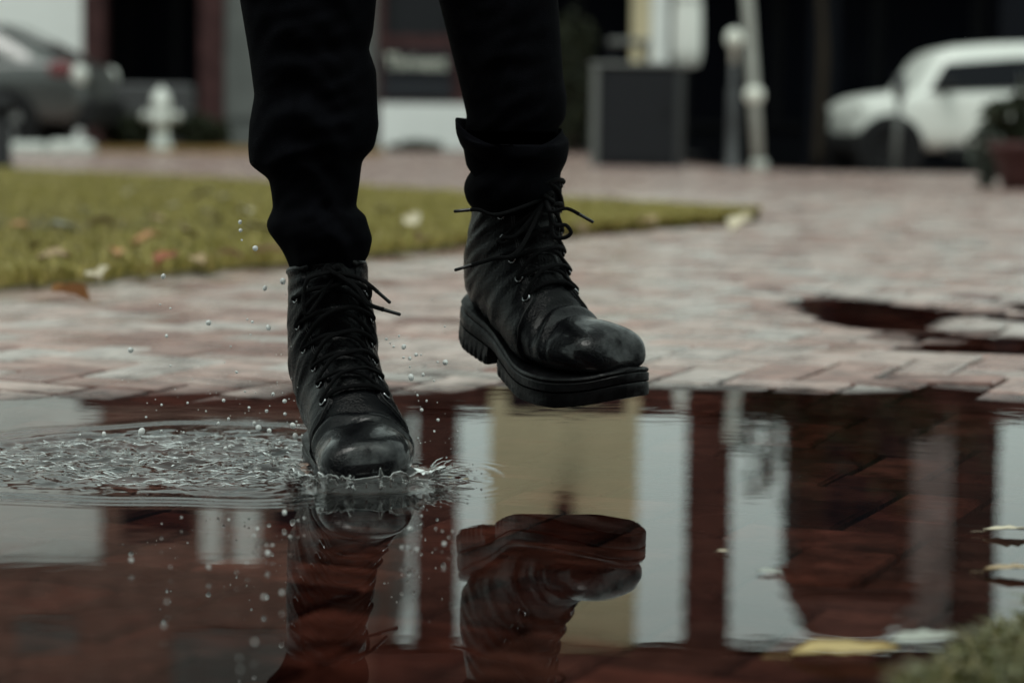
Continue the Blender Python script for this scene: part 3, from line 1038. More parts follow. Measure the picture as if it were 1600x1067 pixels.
# ------------------------------------------------------------------ hydrant
def hydrant():
    q = G(252, 236)
    sc = 27.5 / q.y
    Y = 27.5
    p = PY(252, 237, Y)
    t = empty('fire_hydrant', (p.x, Y, 0.07))
    t.scale = (0.84, 0.84, 0.86)
    tag(t, 'white fire hydrant standing beside the grey car', 'fire hydrant')
    MB().lathe([(0.14, -0.1), (0.14, 0.05), (0.10, 0.055), (0.10, 0.30), (0.125, 0.32), (0.125, 0.36), (0.115, 0.37)], 20).build('barrel', M['hydrant'], t, True)
    MB().lathe([(0.135, 0.371), (0.135, 0.40), (0.12, 0.42), (0.125, 0.55), (0.14, 0.56), (0.14, 0.59), (0.125, 0.60), (0.11, 0.68), (0.07, 0.74), (0.03, 0.75), (0.03, 0.79)], 20).build('bonnet', M['hydrant'], t, True)
    for s in (-1, 1):
        MB().lathe([(0.055, s * 0.10), (0.055, s * 0.19), (0.075, s * 0.195), (0.075, s * 0.235), (0.03, s * 0.24), (0.03, s * 0.27)], 14, (0, 0, 0.40), axis='x').build('nozzle_cap', M['hydrant'], t, True)
    MB().lathe([(0.075, -0.10), (0.075, -0.18), (0.095, -0.185), (0.095, -0.23), (0.03, -0.235), (0.03, -0.265)], 14, (0, 0, 0.36), axis='y').build('nozzle_cap', M['hydrant'], t, True)
    return t
hydrant()

# planting strip with pale kerb stones, low wall, shrubs
def gpx(px, Y, z=0.0):
    return PY(px, 240, Y).x
strip = MB().loft([[(gpx(150, 27), 26.6, -0.05), (gpx(600, 27), 26.6, -0.05), (gpx(600, 29), 29.5, -0.05), (gpx(150, 29), 29.5, -0.05)],
                   [(gpx(152, 27), 26.8, 0.05), (gpx(598, 27), 26.8, 0.05), (gpx(598, 29), 29.3, 0.07), (gpx(152, 29), 29.3, 0.07)]]).build('planting_bed', M['mulch'])
struct(strip)
for (a, b, hh, lb) in ((14, 74, 0.13, 'pale kerb stone in front of the grey car wheel'), (78, 146, 0.15, 'pale rounded kerb stone at the end of the grey car')):
    xa, xb = gpx(a, 25.5), gpx(b, 25.5)
    o = MB().box(xa, xb, 25.3, 25.7, -0.05, hh, 0, 0.05).build('kerb_stone', M['kerb'])
    tag(o, lb, 'kerb stone', 'kerb stones')
o = MB().box(gpx(178, 31), gpx(306, 31), 30.6, 31.0, -0.1, 0.405 + (190 - 140) / FPX * 31, 0, 0.03).build('low_wall', M['post_dark'])
tag(o, 'low dark grey wall behind the white hydrant', 'wall')

def leafball(name, loc, rx, ry, rz, n, m, size, label=None, cat='shrub', group=None, seed=1, stem=True):
    r = np.random.default_rng(seed)
    root = empty(name, loc)
    if label:
        tag(root, label, cat, group)
    d = r.normal(size=(n, 3))
    d /= np.linalg.norm(d, axis=1)[:, None]
    rad = r.uniform(0.35, 1.0, n) ** 0.5
    lump = 1 + 0.25 * np.sin(d[:, 0] * 5 + seed) * np.cos(d[:, 2] * 4 + seed)
    c = d * (rad * lump)[:, None] * np.array([rx, ry, rz]) + np.array([0, 0, rz])
    c[:, 2] = np.maximum(c[:, 2], 0.02)
    a = r.normal(size=(n, 3))
    a /= np.linalg.norm(a, axis=1)[:, None]
    b = np.cross(a, r.normal(size=(n, 3)))
    b /= np.linalg.norm(b, axis=1)[:, None]
    s = size * r.uniform(0.6, 1.4, n)[:, None]
    v = np.stack([c - a * s, c + b * s * 0.45, c + a * s, c - b * s * 0.45], 1).reshape(-1, 3)
    f = (np.arange(n)[:, None] * 4 + np.arange(4)[None]).tolist()
    me = bpy.data.meshes.new('foliage')
    me.from_pydata(v.tolist(), [], f)
    me.materials.append(m)
    o = bpy.data.objects.new('foliage', me)
    COL.objects.link(o)
    o.parent = root
    if stem:
        mb = MB()
        for k in range(6):
            an = k * 1.05
            mb.tube([(0, 0, -0.02), (0.3 * rx * math.cos(an), 0.3 * ry * math.sin(an), 0.6 * rz), (0.7 * rx * math.cos(an), 0.7 * ry * math.sin(an), 1.4 * rz)], [0.02, 0.014, 0.006], 6)
        mb.build('stem', M['bark'], root)
    return root
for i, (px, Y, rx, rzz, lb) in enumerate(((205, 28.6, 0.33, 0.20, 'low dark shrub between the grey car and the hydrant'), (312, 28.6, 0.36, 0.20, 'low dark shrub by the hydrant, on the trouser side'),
                                          (655, 31.0, 0.32, 0.06, 'flat dark leaf patch standing in for the shadow at the white sign base'), (895, 30, 0.28, 0.9, 'tall dark shrub behind the lifted leg beside the cabinet'))):  # the flat one is the sign base's shadow, made of dark leaves
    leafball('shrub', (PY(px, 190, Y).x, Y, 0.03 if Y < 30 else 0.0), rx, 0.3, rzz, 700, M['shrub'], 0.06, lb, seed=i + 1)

# ------------------------------------------------------------------ street furniture
def cabinet():
    Y = 21.3
    p = G(1000, 262)
    Y = p.y
    x0, x1 = PY(931, 262, Y).x, PY(1062, 262, Y).x
    h = PY(1000, 106, Y).z
    t = empty('utility_cabinet', ((x0 + x1) / 2, Y, 0), math.radians(-14))
    tag(t, 'dark grey metal utility cabinet standing on the paving beside the globe post', 'cabinet')
    w = (x1 - x0) / 2
    MB().box(-w, w, -0.25, 0.25, -0.02, h, 0, 0.02).build('housing', M['cabinet'], t)
    MB().box(-w - 0.02, w + 0.02, -0.28, 0.27, h + 0.002, h + 0.04, 0, 0.012).build('lid', M['cabinet_edge'], t)
    MB().box(-w + 0.12, w - 0.02, -0.265, -0.252, 0.06, h - 0.06, 0, 0.004).build('door', M['cabinet'], t)
    MB().box(-w - 0.005, -w + 0.065, -0.27, -0.253, 0.0, h - 0.005, 0, 0.005).build('edge_trim', M['cabinet_edge'], t)
    MB().box(w - 0.10, w - 0.07, -0.285, -0.266, h * 0.5, h * 0.5 + 0.12, 0, 0.004).build('handle', M['trim'], t)
    return t
cabinet()

def globe_post():
    p = G(1143, 264)
    t = empty('globe_post', (p.x, p.y, float(hgt(p.x, p.y))))
    tag(t, 'slim dark post topped by a pale round globe lamp', 'lamp post')
    zt = PY(1136, 60, p.y).z
    zs = PY(1136, 96, p.y).z
    MB().lathe([(0.10, -0.05), (0.10, 0.03), (0.055, 0.05), (0.05, 0.4), (0.05, zs - 0.25), (0.03, zs - 0.22), (0.03, zs)], 14).build('post', M['post_dark'], t, True)
    rr = 0.082
    MB().lathe([(0.03, zs - 0.02)] + [(rr * math.sin(a), zt - rr * 1.15 * math.cos(a)) for a in np.linspace(0.35, PI - 0.05, 10)], 16).build('globe', M['globe'], t, True)
globe_post()

def pale_pole():
    p = G(1186, 267)
    top = PY(1168, 0, p.y)
    t = empty('sign_pole', (p.x, p.y, float(hgt(p.x, p.y))))
    tag(t, 'tall pale metal pole with a round knob partway up, slightly leaning', 'pole')
    dx = top.x - p.x
    z = top.z
    f = 1.6
    MB().tube([(0, 0, -0.05), (dx * 0.5, 0, z * 0.5), (dx, 0, z), (dx * f, 0, z * f)], 0.050, 14).build('shaft', M['post_pale'], t, True)
    zb = PY(1178, 150, p.y).z
    c = dx * zb / z
    MB().lathe([(0.088 * math.sin(a), -0.088 * math.cos(a)) for a in np.linspace(0.1, PI - 0.1, 10)], 16, (c, 0, zb)).build('knob', M['globe'], t, True)
    MB().lathe([(0.08, -0.05), (0.08, 0.06), (0.064, 0.09)], 14).build('foot', M['post_pale'], t, True)
pale_pole()

def thin_post():
    Y = 24.0
    p = PY(1397, 262, Y)
    t = empty('thin_post', (p.x, Y, float(hgt(p.x, Y))))
    tag(t, 'thin grey post with a dark cap in front of the white car', 'post')
    top = PY(1408, 118, Y)
    b0 = float(hgt(p.x, Y))
    a = Vector((0, 0, -0.03))
    b = Vector((top.x - p.x, 0, top.z - b0))
    MB().tube([a, a.lerp(b, 0.5), a.lerp(b, 0.78)], 0.032, 10).build('shaft', M['cabinet_edge'], t, True)
    MB().tube([a.lerp(b, 0.781), a.lerp(b, 0.9), b], [0.055, 0.06, 0.05], 10).build('cap', M['post_dark'], t, True)
thin_post()

def bollard():
    p = G(4, 270)
    t = empty('bollard', (PY(2, 270, p.y).x, p.y, 0))
    tag(t, 'black bollard at the picture edge beside the lawn', 'bollard')
    h = PY(0, 150, p.y).z
    MB().lathe([(0.10, -0.05), (0.10, 0.05), (0.075, 0.07), (0.07, h - 0.12)], 14).build('post', M['trim'], t, True)
    MB().lathe([(0.085, h - 0.12), (0.085, h - 0.06), (0.05, h - 0.01), (0.01, h)], 14).build('cap', M['trim'], t, True)
bollard()

def parasol():
    Y = 32.0
    p = PY(1073, 100, Y)
    t = empty('folded_parasol', (p.x, Y, -0.05))
    tag(t, 'white folded canvas parasol hanging on its pole behind the cabinet', 'parasol')
    zb = PY(1073, 106, Y).z + 0.05
    MB().lathe([(0.25, 0), (0.25, 0.06), (0.03, 0.07)], 16).build('base', M['trim'], t, True)
    MB().lathe([(0.025, 0.05), (0.025, 3.4)], 10).build('pole', M['trim'], t, True)
    loops = []
    for z, r in ((zb, 0.06), (zb + 0.04, 0.15), (zb + 0.25, 0.175), (zb + 0.7, 0.17), (zb + 1.4, 0.13), (zb + 2.1, 0.06), (zb + 2.25, 0.03)):
        loops.append([(r * (1 + 0.12 * math.cos(8 * a)) * math.cos(a), r * (1 + 0.12 * math.cos(8 * a)) * math.sin(a), z) for a in [2 * PI * k / 48 for k in range(48)]])
    MB().loft(loops).build('canopy', M['canvas'], t, True)
    MB().lathe([(0.165, zb + 0.85), (0.175, zb + 0.87), (0.175, zb + 0.9), (0.165, zb + 0.92)], 20).build('tie', M['post_pale'], t, True)
parasol()

def patio_table():
    Y = 30.0
    x0, x1 = PY(950, 70, Y).x, PY(1014, 70, Y).x
    z = PY(980, 62, Y).z
    t = empty('patio_table', ((x0 + x1) / 2, Y, -0.05))
    tag(t, 'high grey patio table seen above the utility cabinet', 'table')
    z += 0.05
    w = (x1 - x0) / 2
    MB().box(-w, w, -0.3, 0.3, z - 0.07, z, 0, 0.015).build('table_top', M['cabinet_edge'], t)
    for sx_ in (-1, 1):
        for sy_ in (-1, 1):
            MB().box(sx_ * (w - 0.05) - 0.025, sx_ * (w - 0.05) + 0.025, sy_ * 0.25 - 0.025, sy_ * 0.25 + 0.025, 0, z - 0.072).build('leg', M['cabinet'], t)
patio_table()

def planter():
    p = G(1602, 300)
    Y = p.y
    t = empty('planter', (p.x + 0.02, Y, float(hgt(p.x, Y))))
    tag(t, 'red-brown planter pot at the picture edge beyond the path', 'planter')
    h = PY(1600, 225, Y).z
    MB().lathe([(0.16, -0.02), (0.19, 0.1), (0.235, h - 0.08), (0.26, h - 0.07), (0.26, h), (0.22, h), (0.21, h - 0.06), (0.02, h - 0.07)], 24).build('pot', M['pot'], t, True)
    MB().lathe([(0.02, h - 0.069), (0.205, h - 0.058)], 16).build('soil', M['sand'], t)
    leafball('potted_shrub', (p.x + 0.02, Y, h - 0.06), 0.27, 0.24, 0.2, 900, M['shrub'], 0.045, 'dark leafy shrub growing in the red-brown pot', seed=21)
    leafball('grey_shrub', (PY(1548, 250, Y + 0.5).x, Y + 0.5, 0), 0.13, 0.15, 0.26, 260, M['greyshrub'], 0.045, 'small grey-green shrub beside the red-brown pot, before the white car', seed=22)
planter()

# ------------------------------------------------------------------ cars
def car(name, rimm, label, loc, rz, L, W, prof, belt, glass, paint, wheels, wr, front_sign, lamps, group='parked cars'):
    """prof: list of (x, z_low, z_shoulder) body stations; belt: greenhouse stations (x, z_base, z_top)"""
    t = empty(name, loc, rz)
    tag(t, label, 'car', group)
    hw = W / 2
    loops = []
    n = len(prof)
    for i, (x, zl, zs) in enumerate(prof):
        e = 1.0
        if i == 0 or i == n - 1:
            e = 0.80
        elif i == 1 or i == n - 2:
            e = 0.94
        w = hw * e
        zm = zl + (zs - zl) * 0.55
        loops.append([(x, -w * 0.93, zl), (x, -w, zl + 0.10), (x, -w * 1.0, zm), (x, -w * 0.975, zs - 0.10), (x, -w * 0.93, zs - 0.02), (x, -w * 0.80, zs), (x, 0, zs + 0.03),
                      (x, w * 0.80, zs), (x, w * 0.93, zs - 0.02), (x, w * 0.975, zs - 0.10), (x, w, zm), (x, w, zl + 0.10), (x, w * 0.93, zl)])
    body = MB().loft(loops).build('body', paint, t, True)
    fix_normals(body)
    m = body.modifiers.new('round', 'SUBSURF')
    m.levels = m.render_levels = 1
    loops = []
    for i, (x, zb, zt) in enumerate(belt):
        wb, wt = hw * 0.90, hw * 0.74
        loops.append([(x, -wb, zb), (x, -wb * 0.985, zb + 0.12 * (zt - zb)), (x, -wt * 1.03, zb + 0.85 * (zt - zb)), (x, -wt * 0.9, zt - 0.01), (x, 0, zt + 0.02),
                      (x, wt * 0.9, zt - 0.01), (x, wt * 1.03, zb + 0.85 * (zt - zb)), (x, wb * 0.985, zb + 0.12 * (zt - zb)), (x, wb, zb)])
    cab = MB().loft(loops).build('cabin', paint, t, True)
    fix_normals(cab)
    for g in glass:
        # g = list of (x, f) corners, f: fraction of greenhouse height, on both sides
        for s in (-1, 1):
            pts = []
            for x, f in g:
                xs = [b[0] for b in belt]
                zb = np.interp(x, xs, [b[1] for b in belt])
                zt = np.interp(x, xs, [b[2] for b in belt])
                y = np.interp(f, [0, 0.12, 0.85, 1.0], [hw * 0.90, hw * 0.886, hw * 0.762, hw * 0.70])
                pts.append((x, s * (y + 0.05), zb + f * (zt - zb)))
            inner = [(p[0], p[1] - s * 0.08, p[2]) for p in pts]
            k = len(pts)
            MB().loft([inner, pts]).build('side_window', M['car_glass'], t)
    for wx in wheels:
        for s in (-1, 1):
            MB().lathe([(wr * 1.16, s * (hw - 0.30)), (wr * 1.16, s * (hw + 0.012)), (wr * 1.0, s * (hw + 0.013))], 28, (wx, 0, wr), axis='y').build('wheel_arch', M['trim'], t)
            wo = MB().lathe([(wr * 0.62, s * (hw - 0.18)), (wr * 0.95, s * (hw - 0.17)), (wr, s * (hw - 0.12)), (wr, s * (hw + 0.01)), (wr * 0.93, s * (hw + 0.035)), (wr * 0.66, s * (hw + 0.03)), (wr * 0.64, s * (hw + 0.016))], 28, (wx, 0, wr), axis='y').build('wheel', M['tyre'], t, True)
            rm = MB()
            for q in range(5):
                a = 2 * PI * q / 5 + 0.3
                c_, s_ = math.cos(a), math.sin(a)
                def pt(r, o, y):
                    return (wx + r * c_ - o * s_, y, wr + r * s_ + o * c_)
                y0, y1 = s * (hw + 0.018), s * (hw + 0.036)
                rm.loft([[pt(0.05, -0.035, y0), pt(0.05, 0.035, y0), pt(wr * 0.62, 0.05, y0), pt(wr * 0.62, -0.05, y0)], [pt(0.05, -0.03, y1), pt(0.05, 0.03, y1), pt(wr * 0.62, 0.042, y1), pt(wr * 0.62, -0.042, y1)]])
            rm.lathe([(0.07, s * (hw + 0.018)), (0.06, s * (hw + 0.045))], 12, (wx, 0, wr), axis='y')
            rm.build('rim', M[rimm], wo)
    for nm, mt, x, y, z, sx_, sy_, sz_ in lamps:
        MB().lathe([(0.02, -1), (0.75, -0.75), (1.0, 0.0), (0.75, 0.75), (0.02, 1)], 14, (0, 0, 0), axis='x').build(nm, M[mt], t, True, (x, y, z)).scale = (sx_, sy_, sz_)
    return t

# white SUV, nose to the left
SY = 31.2
sp = PY(1310, 262, SY)
sz0 = float(hgt(sp.x + 2, SY))
suvL = 4.5
profS = [(0.0, 0.55, 0.86), (0.10, 0.40, 0.98), (0.35, 0.34, 1.04), (0.75, 0.33, 1.08), (1.15, 0.33, 1.12), (2.0, 0.33, 1.14), (3.2, 0.33, 1.17), (4.1, 0.36, 1.18), (4.4, 0.42, 1.14), (4.5, 0.5, 1.05)]
beltS = [(0.78, 1.04, 1.08), (0.88, 1.06, 1.22), (1.04, 1.08, 1.48), (1.18, 1.08, 1.60), (1.45, 1.08, 1.66), (1.9, 1.09, 1.70), (2.6, 1.10, 1.73), (3.5, 1.12, 1.73), (4.2, 1.12, 1.70), (4.42, 1.10, 1.35)]
suv = car('parked_car', 'trim', 'white car parked with its nose towards the poles, in front of the dark shopfront', (sp.x, SY, sz0), math.radians(6), suvL, 1.85, profS, beltS,
          [[(0.93, 0.10), (2.10, 0.06), (2.10, 0.70), (1.16, 0.72)], [(2.13, 0.08), (3.35, 0.08), (3.40, 0.70), (2.11, 0.70)], [(3.42, 0.10), (4.15, 0.18), (4.10, 0.66), (3.42, 0.70)]],
          M['white_paint'], (0.44, 3.5), 0.37, 1,
          [('headlight', 'whitelamp', 0.12, -0.72, 0.86, 0.10, 0.14, 0.07), ('headlight', 'whitelamp', 0.12, 0.72, 0.86, 0.10, 0.14, 0.07), ('tail_light', 'redlamp', 4.42, -0.80, 1.0, 0.08, 0.1, 0.14), ('tail_light', 'redlamp', 4.42, 0.80, 1.0, 0.08, 0.1, 0.14)])
for s in (-1, 1):
    MB().box(-0.09, 0.09, -0.10, 0.10, -0.07, 0.07, 0, 0.03).build('mirror', M['trim'], suv, True, (1.12, s * 1.0, 1.16))
    for x in (2.25, 3.3):
        MB().box(0, 0.16, -0.012, 0.012, 0, 0.03, 0, 0.005).build('door_handle', M['white_paint'], suv, False, (x, s * 0.925, 0.98))
    MB().box(1.15, 3.0, s * 0.90 - 0.03, s * 0.90 + 0.03, 0.27, 0.40, 0, 0.01).build('sill_trim', M['trim'], suv)
MB().box(-0.01, 0.16, -0.75, 0.75, 0.30, 0.56, 0, 0.05).build('bumper', M['trim'], suv)

# grey hatchback at the left, tail towards the hydrant
CY = 28.0
cp = PY(166, 240, CY)
profC = [(0.0, 0.42, 0.80), (-0.08, 0.32, 1.00), (-0.30, 0.28, 1.06), (-0.8, 0.28, 1.03), (-1.6, 0.28, 1.0), (-2.6, 0.28, 0.98), (-3.3, 0.28, 0.95), (-3.9, 0.30, 0.86), (-4.2, 0.34, 0.76), (-4.3, 0.42, 0.68)]
beltC = [(-0.28, 1.00, 1.03), (-0.75, 0.98, 1.26), (-1.15, 0.97, 1.42), (-1.8, 0.96, 1.47), (-2.4, 0.95, 1.44), (-2.9, 0.94, 1.24), (-3.35, 0.92, 0.97)]
gcar = car('parked_car', 'rim', 'grey car cut off by the picture edge, tail towards the hydrant', (cp.x, CY, 0.0), math.radians(-4), 4.3, 1.76, profC, beltC,
           [[(-1.95, 0.12), (-0.85, 0.25), (-1.2, 0.72), (-1.95, 0.75)], [(-2.02, 0.12), (-2.02, 0.75), (-2.45, 0.74), (-3.05, 0.2)]],
           M['grey_paint'], (-0.95, -3.45), 0.335, -1,
           [('tail_light', 'redlamp', -0.32, -0.80, 0.92, 0.16, 0.10, 0.10), ('tail_light', 'redlamp', -0.32, 0.80, 0.92, 0.16, 0.10, 0.10),
            ('reverse_light', 'whitelamp', -0.13, -0.74, 0.86, 0.10, 0.12, 0.13), ('reverse_light', 'whitelamp', -0.13, 0.74, 0.86, 0.10, 0.12, 0.13)])
MB().box(-0.20, 0.06, -0.80, 0.80, 0.26, 0.60, 0, 0.05).build('bumper', M['trim'], gcar)
MB().loft([[(-0.42, -0.52, 1.10), (-0.42, 0.52, 1.10), (-1.10, 0.50, 1.42), (-1.10, -0.50, 1.42)], [(-0.40, -0.52, 1.115), (-0.40, 0.52, 1.115), (-1.08, 0.50, 1.437), (-1.08, -0.50, 1.437)]]).build('rear_window', M['car_glass'], gcar)

# ------------------------------------------------------------------ boots
#        Tx     Tz     Bx     Bz    half-width
SEC = [(.2990, .0510, .2985, .0460, .010),
       (.2955, .0610, .2965, .0400, .028),
       (.2865, .0760, .2910, .0365, .0385),
       (.2710, .0845, .2780, .0335, .0465),
       (.2460, .0885, .2550, .0305, .0510),
       (.2180, .0905, .2270, .0290, .0525),
       (.1930, .0985, .1930, .0290, .0520),
       (.1720, .1130, .1560, .0310, .0495),
       (.1540, .1310, .1150, .0360, .0460),
       (.1390, .1470, .0700, .0440, .0445),
       (.1270, .1640, .0300, .0480, .0450),
       (.1190, .1820, .0060, .0600, .0460),
       (.1140, .2020, -.002, .0900, .0465),
       (.1100, .2240, .0040, .1300, .0455),
       (.1060, .2380, .0070, .1850, .0425),
       (.1030, .2500, .0090, .2380, .0400)]
SECA = np.array(SEC)

BETA = 0.0
def bend(p):
    """lift the heel about the ball of the foot by BETA"""
    if BETA == 0.0:
        return p
    t = min(max((0.215 - p[0]) / 0.11, 0.0), 1.0)
    a = BETA * t * t * (3 - 2 * t)
    dx, dz = p[0] - 0.185, p[2] - 0.035
    return Vector((0.185 + dx * math.cos(a) + dz * math.sin(a), p[1], 0.035 - dx * math.sin(a) + dz * math.cos(a)))

def sec_at(s):
    s = min(max(s, 0.0), len(SEC) - 1.0)
    i = min(int(s), len(SEC) - 2)
    t = s - i
    p0, p1, p2, p3 = SECA[max(i - 1, 0)], SECA[i], SECA[i + 1], SECA[min(i + 2, len(SEC) - 1)]
    return 0.5 * ((2 * p1) + (p2 - p0) * t + (2 * p0 - 5 * p1 + 4 * p2 - p3) * t * t + (3 * p1 - p0 - 3 * p2 + p3) * t ** 3)

EYE_S = [7.25, 8.35, 9.5, 10.8, 12.1, 13.3]

def surf(s, th, mir=1.0, off=0.0, detail=True, sd=0.0):
    tx, tz, bx, bz, w = sec_at(s)
    T, B = Vector((tx, 0, tz)), Vector((bx, 0, bz))
    c, ax = (T + B) / 2, (T - B) / 2
    foot = float(1 - ss(8.5, 12.5, s))
    e = 2 / (2.0 + 0.5 * foot)
    cu, sv = math.cos(th), math.sin(th)
    u = math.copysign(abs(cu) ** e, cu)
    v = math.copysign(abs(sv) ** e, sv)
    k = 0.30 * foot * float(ss(1.5, 6.0, s))
    wid = w * (1 - k * max(u, 0) ** 1.3) * (1 + 0.03 * foot * max(-u, 0))
    lat = 0.008 * foot * math.sin(PI * min(1, max(0, (tx - .08) / .22))) * mir       # banana of the last
    if s < 5:
        lat += -0.006 * mir * (1 - s / 5)
    p = c + ax * u + Vector((0, v * wid + lat, 0))
    axn = ax.normalized() if ax.length > 1e-6 else Vector((0, 0, 1))
    n = (axn * (u if abs(u) > 1e-3 else 0) / max(ax.length, 0.01) + Vector((0, v / max(wid, 0.01), 0)))
    if n.length < 1e-6:
        n = axn
    n.normalize()
    if s < 2:
        n = (n + Vector((1, 0, 0)) * (1.2 - 0.6 * s)).normalized()
    d = off
    if detail:
        at = abs(th)
        # flex creases over the ball of the foot
        fl = float(ss(4.3, 5.0, s) * ss(7.2, 6.3, s)) * max(0, 1 - (at / 2.0) ** 3)
        ph = s + 0.35 * th * mir + 0.10 * math.sin(3 * th + sd)
        d += fl * (-0.0046 * math.exp(-((ph - 5.2) / 0.14) ** 2) + 0.0034 * math.exp(-((ph - 5.62) / 0.22) ** 2) - 0.0038 * math.exp(-((ph - 6.1) / 0.13) ** 2))
        # puckered tongue between the lacing rows
        if at < 0.62 and 7.0 < s < 14:
            nr = min(abs(s - q) for q in EYE_S)
            d += (0.0045 * min(1, nr / 0.5) - 0.0015) * max(0, 1 - (at / 0.62) ** 2)
        # soft leather, slouching ankle
        d += 0.0016 * noise.noise((s * 0.9 + sd, th * 1.3, 0.0)) * float(ss(3.0, 6.0, s)) + 0.0022 * noise.noise((s * 2.3, th * 1.4, 3.0 + sd)) * float(ss(6.0, 9.0, s)) + 0.0008 * noise.noise((s * 5.5, th * 2.5, 6.0 + sd)) * float(ss(4.5, 7.0, s))
    return bend(p + n * d)

def sole_half(x):
    t = [-.008, -.004, .006, .03, .06, .10, .14, .18, .215, .245, .270, .288, .300, .3065, .309]
    w = [.006, .020, .032, .0415, .0430, .0420, .0460, .0540, .0580, .0575, .0520, .0430, .0300, .0160, .005]
    return float(np.interp(x, t, w))

def outline(x0, x1, inset=0.0, n=40, mir=1.0):
    """closed plan outline of the sole between x0 and x1"""
    xs = [x0 + (x1 - x0) * (0.5 - 0.5 * math.cos(PI * k / (n - 1))) for k in range(n)]
    def lat(x):
        l = 0.008 * math.sin(PI * min(1, max(0, (x - .08) / .22))) * mir
        if x > .23:
            l += -0.006 * mir * (x - .23) / .075
        return l
    up = [(x, sole_half(x) - inset + lat(x)) for x in xs]
    dn = [(x, -(sole_half(x) - inset) + lat(x)) for x in reversed(xs)]
    return [(x, y) for x, y in up] + [(x, y) for x, y in dn]

def ztop(x):        # top of the sole along the foot
    return float(np.interp(x, [-.01, .03, .07, .115, .155, .193, .227, .255, .278, .291, .31], [.052, .049, .0455, .0375, .032, .0300, .0300, .0315, .0345, .0375, .0445]))
def zbot(x):        # underside (tread face)
    return float(np.interp(x, [-.01, .02, .08, .11, .125, .20, .25, .285, .31], [-.001, -.006, -.006, -.002, -.005, -.006, -.004, .003, .0115]))

